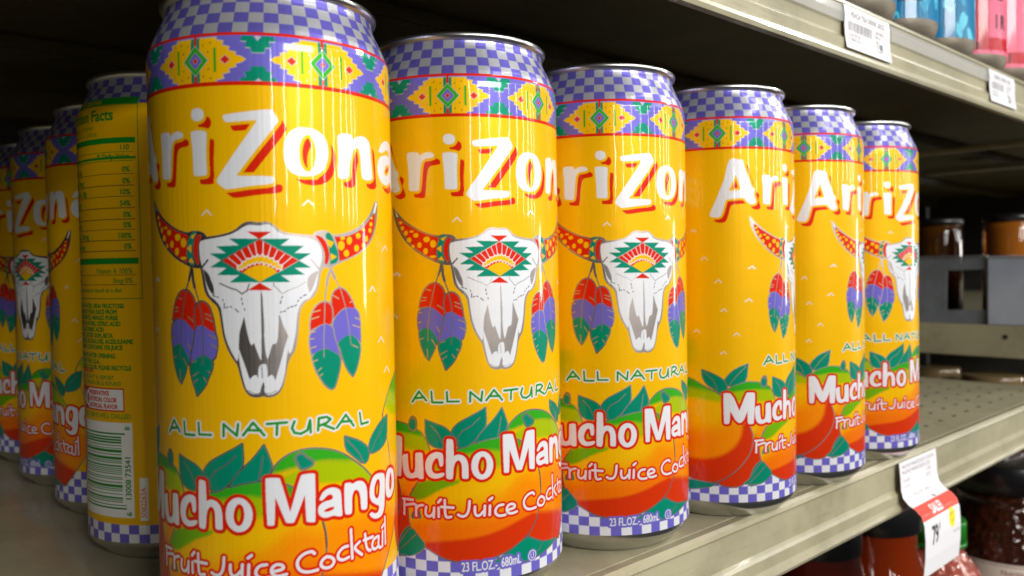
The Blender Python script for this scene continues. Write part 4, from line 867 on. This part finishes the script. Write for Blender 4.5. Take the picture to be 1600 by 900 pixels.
front = [(0.01323, 0.00752), (0.08829, 0.00723), (0.16139, 0.00194), (0.23399, -0.00808), (0.30728, -0.00799), (0.38057, -0.00747)]
inner = [(0.02318, 0.12656), (0.02692, 0.19974), (0.02565, 0.27302), (0.0262, 0.3463)]
azi = [61.6, 149.5, -158.0, -117.0]
labels = ['largest yellow drink can, nearest the camera, white cattle skull facing out',
          'second yellow drink can of the front row, right beside the largest can',
          'third yellow drink can of the front row, between the second and the bare sided one',
          'fourth yellow drink can of the front row, turned so a bare yellow side shows',
          'small yellow drink can turned to a bare side, second from the right end',
          'yellow drink can at the far right end of the front row']
ilabels = ['yellow drink can turned backwards, green barcode and nutrition table showing',
           'dim yellow drink can directly behind the can with the barcode',
           'dim yellow drink can with its skull visible at the dark left',
           'darkest yellow drink can, cut off by the left edge']
can0['label'] = labels[0]; can0.location = (*front[0], 0.0); can0.rotation_euler = (0, 0, math.radians(az[0]))
for i in range(1, 6): copy_thing(can0, (*front[i], 0.0), math.radians(az[i]), labels[i])
for i in range(4): copy_thing(can0, (*inner[i], 0.0), math.radians(azi[i]), ilabels[i])
# ---------------- price tags
M_paper = printed_mat('paper_print', 0.55, 0.15, spec=0.4)
INK['P'] = rgb(232, 230, 234); INK['q'] = rgb(238, 70, 50); INK['Y'] = rgb(238, 225, 20); INK['x'] = rgb(120, 115, 118)
def sheet(name, prof, x0, w, paint_fn, thick=0.0003):
    """paper strip following profile (y, z) from top to bottom, printed on its outer face"""
    P_ = np.array(prof); seg = np.r_[0, np.cumsum(np.hypot(*np.diff(P_, axis=0).T))]*1000; Ln = seg[-1]
    p = Paint(0, w, 0, Ln, 0.3, 3, 'P'); paint_fn(p, w, Ln); c = p.done(); nz_, nu_ = c.shape[:2]
    s = np.linspace(Ln, 0, nz_); yy = np.interp(s, seg, P_[:, 0]); zz = np.interp(s, seg, P_[:, 1]); xx = x0+np.linspace(0, w/1000, nu_)
    pos = np.stack([np.repeat(xx[None], nz_, 0), np.repeat(yy[:, None], nu_, 1), np.repeat(zz[:, None], nu_, 1)], -1)
    me = painted_mesh(name, pos, c, False, M_paper); o = bpy.data.objects.new(name, me); COL.objects.link(o)
    md = o.modifiers.new('thickness', 'SOLIDIFY'); md.thickness = thick; md.offset = -1
    return o
def hang(p, w, L):
    for k, zz in enumerate((L-4, L-7.2)): p.text('x', 'MUCHO MANGO JUICE COCKTAIL'[:24-3*k], 3, zz, 3.0, 1.05, grow=0.1)
    p.text('x', 'GAL', 38, L-10.5, 3.4); p.text('x', '23OZ', 36, L-14, 3.0); p.text('x', '0 61300', 4, L-12, 2.6); p.text('x', '5.5c OZ', 4, L-15.5, 2.4)
    p.text('x', 'PRICE PER OUNCE', 14, L-21.5, 3.0, 1.0, grow=0.1)
    z1 = L-27.2; p.rect('q', 0, w, z1-9.5, z1); p.text('P', 'SALE!', w/2-3, z1-7.7, 7.8, 0.85, align='CENTER', grow=0.5)
    p.text('k', '79', 10, z1-24.5, 15, 0.62, grow=0.7); p.text('k', '\u00a2', 20.5, z1-17, 6, 0.8, grow=0.2)
    p.poly('Y', [[v for t in np.linspace(0, 2*PI, 20)[:-1] for v in (41+4.8*math.cos(t), z1-15+6*math.sin(t))]])
    p.text('x', 'BUY', 41, z1-13.8, 3.2, 0.9, align='CENTER'); p.text('x', '10', 41, z1-18, 3.2, 1, align='CENTER'); p.text('x', 'WITH CARD', 47, z1-25, 2.2, 0.9, align='CENTER')
    p.poly('K', [[33, z1+0.6, 36.5, z1+0.6, 31, z1+3.4]])
hp = [(-0.0385, -0.0025), (-0.0392, -0.010), (-0.0396, -0.018), (-0.0408, -0.0225), (-0.0438, -0.0258), (-0.0478, -0.0280), (-0.0508, -0.0310), (-0.0524, -0.0360), (-0.0530, -0.045), (-0.0528, -0.056), (-0.0518, -0.0665)]
tag(sheet('price_tag', hp, 0.3722, 54.0, hang), 'white shelf tag with red SALE band and 79 cents, curling off the lower rail', 'price tag')
def shelf_tag(seed):
    def f(p, w, L):
        rnd = random.Random(seed)
        p.text('x', 'PEACH TEA DRINK 20OZ' if seed == 1 else 'ENERGY DRINK 16OZ', w/2, L-5.4, 4.0, 0.9, align='CENTER', grow=0.3)
        u_ = 4.0
        while u_ < w*0.55:
            a = rnd.choice((0.4, 0.8, 1.2)); p.rect('x', u_, u_+a, L-13, L-8); u_ += a+rnd.choice((0.5, 0.9))
        for k in range(2): p.text('x', '0 70847 8116' if k else '12.5c OZ 24', 4, L-15.8-2.6*k, 2.6, 1.0, grow=0.15)
        for k, q in enumerate(('UNIT PRICE', 'PER OZ', '06/14')): p.text('x', q, w*0.66, L-9.5-2.4*k, 2.2, 0.9, grow=0.12)
        p.lines('x', 0.25, [[2, L-6.8, w-2, L-6.8]])
        p.text('k', '1.99' if seed == 1 else '2.50', w*0.68, L-19.5, 7.5, 0.6, grow=0.35)
    return f
up = [(-0.0373, 0.2490), (-0.0380, 0.2440), (-0.0378, 0.2380), (-0.0382, 0.2320), (-0.0392, 0.2262)]
tag(sheet('price_tag', up, 0.3085, 55.0, shelf_tag(1)), 'white printed shelf tag on the upper rail, the nearer of its two', 'price tag', 'tags in the upper rail')
tag(sheet('price_tag', up, 0.5275, 55.0, shelf_tag(2)), 'white shelf tag on the upper rail near the right edge of the photo', 'price tag', 'tags in the upper rail')
# ---------------- cans on the upper shelf
INK.update(A=rgb(0, 118, 165), B=rgb(95, 200, 225), C=rgb(40, 155, 195), D=rgb(232, 110, 140), E=rgb(190, 10, 35), F=rgb(60, 20, 40), H=rgb(30, 50, 60))
M_foot = mat('dull_can_foot', (0.20, 0.17, 0.13), 0.5, 0.6, bump=('noise', 1.0, 0.0004, (120, 120, 120)))
M_tall = printed_mat('printed_can_wrap', 0.35, 0.25, spec=0.15)
def wrap_can(label, paint_fn, loc, rz):
    t = thing('energy_can', label, 'drink can', loc, rz, 'cans standing on the upper shelf')
    Rr = 30.5; U = PI*Rr; p = Paint(-U, U, 0, 60, 0.5, 2, 'A'); paint_fn(p, U); c = p.done(); nz_ = c.shape[0]; nu_ = c.shape[1]-1
    th_ = -PI+np.arange(nu_)*2*PI/nu_; zz = 13.5+np.linspace(0, 60, nz_)
    pos = np.stack([np.repeat(Rr*np.cos(th_)[None], nz_, 0), np.repeat(Rr*np.sin(th_)[None], nz_, 0), np.repeat(zz[:, None], nu_, 1)], -1)/1000
    me = painted_mesh('printed_wrap', pos, c[:, :nu_], True, M_tall); o = bpy.data.objects.new('printed_wrap', me); COL.objects.link(o); o.parent = t
    lathe('base', mm([(30.5, 13.55), (30.3, 11.5), (29.7, 9.0), (28.6, 6.0), (26.4, 2.6), (24.2, 0.5), (22.6, 0), (21.8, 0.8), (18, 5), (0.01, 8)]), M_foot, t, 64)
    lathe('upper_wall', mm([(30.5, 73.45), (30.5, 146), (29.6, 149), (27.5, 153.5), (26.6, 156), (27.4, 157), (27.2, 158.2), (26.0, 158), (25.6, 155.5), (0.01, 155.5)]), M_alu, t, 64)
    return t
def drops(seed):
    def f(p, U):
        rnd = random.Random(seed)
        for k in range(90):
            a, b, s_ = rnd.uniform(-U, U), rnd.uniform(0, 60), rnd.uniform(2, 5); q = rnd.uniform(-0.6, 0.6)
            pts = [v for t in np.linspace(0, 2*PI, 12)[:-1] for v in (a+s_*0.7*math.cos(t)+q*s_*math.sin(t), b+s_*1.5*math.sin(t))]
            p.poly(rnd.choice('BBC'), [pts], 1)
            if k % 3 == 0: p.poly('A', [[v for t in np.linspace(0, 2*PI, 10)[:-1] for v in (a+s_*0.3*math.cos(t), b+s_*0.7*math.sin(t))]], 1)
        for off in (-48, 0, 48):
            p.poly('C', [[off-12, 12, off+10, 12, off+12, 20, off+12, 62, off-12, 62]], 1); p.lines('H', 0.9, [[off-12, 62, off-12, 14, off-9, 11, off+9, 11, off+12, 15, off+12, 62]])
            for k in range(3): p.text('H', 'NATURALLY FLAVORED', off-10, 21.5-3.2*k+3, 3.0, 0.7, grow=0.35)
            p.text('H', 'ZERO', off-9, 32, 10, 0.7, grow=0.4)
    return f
def pink(seed):
    def f(p, U):
        p.rect('D' if seed % 2 else 'E', -U, U, -1, 61); rnd = random.Random(seed)
        a = -U
        while a < U:
            w_ = rnd.uniform(5, 16); p.rect('E' if rnd.random() < 0.4 else 'D', a, a+w_, 12, 61); a += w_
        p.rect('E', -U, U, 3, 12); p.rect('D', -U, U, -1, 3)
        for k in range(26): 
            a = rnd.uniform(-U, U); p.rect('F' if k % 3 == 0 else 'E', a, a+rnd.uniform(0.8, 2.0), rnd.uniform(0, 6), rnd.uniform(8, 12))
        for off in (-66, -22, 22, 66):
            p.text('F', 'FL', off-9, 40, 17, 0.8, grow=1.3); p.text('F', 'I R', off-4, 19, 14, 0.7, grow=1.1)
    return f
spots = [(0.3760, 'upper shelf can showing only its bare silver foot, leftmost up there', drops(3), 0.4), (0.4400, 'blue can with pale water drops, next to the leftmost silver foot', drops(4), 2.4),
         (0.5070, 'blue drop patterned can directly left of the pink cans', drops(9), 1.0), (0.5740, 'pink can with black lettering, directly right of the blue cans', pink(1), 0.3),
         (0.6400, 'red and pink can cut off by the right edge of the photo', pink(6), 1.3)]
for x, l_, fn, rz in spots: wrap_can(l_, fn, (x, -0.0035, 0.2524), rz)
# ---------------- bottles on the shelf below
M_cap = mat('black_plastic', (0.008, 0.008, 0.009), 0.35, 0, 0.3)
M_green = mat('green_plastic', rgb(22, 118, 20), 0.35, 0, 0.2)
def liquid(name, c, rough=0.05, bump=None, trans=0.25): return mat(name, c, rough, 0, 1.0, 0.6, trans, 1.38, bump=bump, noise=None)
M_amber = liquid('amber_juice', (0.22, 0.020, 0.0)); M_brown = liquid('brown_tea', (0.10, 0.032, 0.004)); M_dark = liquid('dark_cola_syrup', (0.05, 0.012, 0.005), 0.05, ('voronoi', 150, 0.0022, (1, 1, 1)), 0.2)
M_pink = liquid('pink_lemonade', (0.55, 0.13, 0.09), 0.06, ('voronoi', 120, 0.0022, (1, 1, 1)), 0.35); M_red = liquid('dark_red_juice', (0.09, 0.008, 0.003))
M_lbl = mat('cream_label', rgb(225, 215, 200), 0.5)
INK['c'] = rgb(228, 218, 205); INK['d'] = rgb(150, 90, 70)
def bottle(name, label, loc, body, matb, cap, matc, zc, ridged=True, extra=None):
    t = thing(name, label, 'bottle', loc)
    lathe('glass_body', mm(body), matb, t, 96)
    c = lathe('cap', mm(cap), matc, t, 120, (lambda a, z_: 0.00022*math.cos(60*a)) if ridged else None)
    if extra: extra(t)
    return t
def capp(r, z0, z1): return [(r*0.9, z0), (r, z0+0.5), (r, z1-2), (r-0.6, z1-0.6), (r-2, z1), (0.01, z1)]
# z = 0 of each bottle is its foot, 250 mm below the yellow cans
FZ = -0.262
bottle('juice_bottle', 'amber juice bottle with a black cap under the lower rail', (0.498, 0.030, FZ), [(0.01, 0), (36, 0), (38, 4), (38, 110), (36, 135), (32, 152), (28, 163), (28, 181)], M_amber, capp(30.5, 179, 204), M_cap, 0)
bottle('juice_bottle', 'dark red juice bottle with a black cap, left of the amber bottle', (0.406, 0.030, FZ), [(0.01, 0), (36, 0), (38, 4), (38, 110), (35, 145), (31, 165), (27, 187)], M_red, capp(28.5, 185, 204), M_cap, 0)
bottle('juice_bottle', 'black capped bottle mostly hidden behind the dark red and amber bottles', (0.470, 0.118, FZ), [(0.01, 0), (34, 0), (36, 4), (36, 120), (32, 150), (27, 170)], M_red, capp(28, 168, 186), M_cap, 0)
def green_ring(t): lathe('cap_ring', mm([(22.5, 145.5), (24.6, 145.5), (24.6, 148.2), (22.5, 148.2)]), M_green, t, 64)
bottle('lemonade_bottle', 'pink lemonade bottle with dimpled glass and a green cap behind the sale tag', (0.594, 0.025, FZ), [(0.01, 0), (44, 0), (46, 5), (46, 80), (45, 98), (41, 113), (33, 126), (25, 136), (21.5, 142), (21.5, 150)], M_pink, capp(24, 149, 166), M_green, 0, True, green_ring)
def jar_label(t):
    Rr = 53.3; U = PI*Rr; p = Paint(-U, U, 0, 60, 0.5, 2, 'c')
    for k in range(-3, 4):
        p.text('d', 'Nutrition Facts', k*46, 50, 6.5, 0.9, grow=0.25, align='CENTER')
        for j in range(5): p.text('d', 'Serving size 1 cup 240mL', k*46, 45.5-3.5*j, 3, 1.0, align='CENTER', grow=0.1)
    p.rect('d', -U, U, 57.6, 58.3); c = p.done(); nz_ = c.shape[0]; nu_ = c.shape[1]-1; th_ = -PI+np.arange(nu_)*2*PI/nu_; zz = 41+np.linspace(0, 60, nz_)
    pos = np.stack([np.repeat(Rr*np.cos(th_)[None], nz_, 0), np.repeat(Rr*np.sin(th_)[None], nz_, 0), np.repeat(zz[:, None], nu_, 1)], -1)/1000
    me = painted_mesh('paper_label', pos, c[:, :nu_], True, M_paper); o = bpy.data.objects.new('paper_label', me); COL.objects.link(o); o.parent = t
bottle('tea_jar', 'big dark jug with beaded glass and a cream label at the lower right corner', (0.758, 0.020, FZ), [(0.01, 0), (50, 0), (53, 5), (53, 100), (52.5, 112), (49, 128), (43, 140), (39, 147), (38, 152), (41, 153), (41, 156), (38, 157), (38, 160)], M_dark, capp(41, 159, 186), M_cap, 0, True, jar_label)
und = shelf('gondola_shelf', 'beige metal shelf at the bottom right under the juice bottles', FZ-0.0005, -0.7, 1.7, 0.44, None, M_under)
M_honey = liquid('amber_glass', (0.42, 0.13, 0.012))
# ---------------- next bay: plastic tray and amber bottles
M_tray = mat('smoky_clear_plastic', rgb(120, 123, 130), 0.4, 0, 0.1, alpha=0.84, noise=(30, rgb(140, 145, 154), 0.1, (1, 1, 1))); M_tray2 = mat('milky_clear_plastic', rgb(176, 184, 202), 0.4, 0, 0.1, alpha=0.95, noise=(24, rgb(194, 200, 214), 0.1, (1, 1, 1)))
def frame_panel(name, y0, y1, z0, z1, hole, x, m, parent):
    """upright plate across x with one trapezoid window"""
    bm = bmesh.new(); o_ = [(y0, z0), (y1, z0), (y1, z1), (y0, z1)]; th_ = 0.0016
    for dx in (0, th_):
        A_ = [bm.verts.new((x+dx, a, b)) for a, b in o_]; H_ = [bm.verts.new((x+dx, a, b)) for a, b in hole]
        for i in range(4): bm.faces.new((A_[i], A_[(i+1) % 4], H_[(i+1) % 4], H_[i]))
    vs = list(bm.verts)
    for base in (0, 4):
        for i in range(4): bm.faces.new((vs[base+i], vs[base+(i+1) % 4], vs[8+base+(i+1) % 4], vs[8+base+i]))
    return bm_obj(name, bm, m, parent)
tr = thing('plastic_tray', 'smoky clear plastic tray with a square window, behind the last can', 'tray')
frame_panel('end_wall', 0.0355, 0.20, 0.0522, 0.1175, [(0.0370, 0.0660), (0.0730, 0.0650), (0.0725, 0.1045), (0.0385, 0.1055)], 0.7600, M_tray, tr)
bm = bmesh.new(); add_box(bm, 0.7617, 0.95, 0.036, 0.20, 0.0523, 0.0538); bm_obj('tray_floor', bm, M_tray, tr)
bm = bmesh.new(); add_box(bm, 0.7585, 0.7635, 0.0355, 0.20, 0.1177, 0.1192, 0.0006); bm_obj('lip', bm, M_tray, tr)
bm = bmesh.new(); add_box(bm, 0.7640, 0.95, 0.0365, 0.0381, 0.0540, 0.1160, 0.0005); bm_obj('side_wall', bm, M_tray, tr)
t2 = thing('plastic_tray', 'milky white plastic tray at the right edge beside the smoky tray', 'tray')
bm = bmesh.new(); add_box(bm, 0.7575, 0.7592, -0.030, 0.0350, 0.0522, 0.1165, 0.0006); bm_obj('end_wall', bm, M_tray2, t2)
bm = bmesh.new(); add_box(bm, 0.7593, 0.95, -0.030, 0.0350, 0.0523, 0.0538); bm_obj('tray_floor', bm, M_tray2, t2)
bm = bmesh.new(); add_box(bm, 0.7560, 0.7610, -0.030, 0.0350, 0.1167, 0.1180, 0.0005); bm_obj('lip', bm, M_tray2, t2)
bm = bmesh.new(); add_box(bm, 0.7595, 0.95, 0.0330, 0.0346, 0.0540, 0.1150, 0.0005); bm_obj('side_wall', bm, M_tray2, t2)
for k, (x, y, l_) in enumerate(((0.86, 0.045, 'amber glass bottle standing in the tray at the right edge'), (0.88, 0.125, 'amber glass bottle barely lit behind the smoky tray'), (0.95, 0.200, 'amber glass bottle in the dark just right of the last can'))):
    bottle('glass_bottle', l_, (x, y, 0.0540), [(0.01, 0), (24, 0), (26, 3), (26, 92), (25, 98), (22, 101)], (M_honey if k == 0 else M_brown), [(22.5, 100), (26.5, 101), (26.5, 107), (24, 108.5), (0.01, 108.5)], M_cap, 0, False)
for k, (x, y) in enumerate(((0.93, 0.150), (0.90, 0.075))):
    bottle('glass_bottle', ['brown bottle top in the gap under the side rail, next to the last can', 'brown bottle top under the round hole of the side rail'][k], (x, y, -0.24), [(0.01, 0), (30, 0), (33, 4), (33, 180), (30, 205)], M_red, capp(31, 203, 226), mat('clear_brown_plastic', rgb(120, 100, 70), 0.15, 0, 0.6), 0)
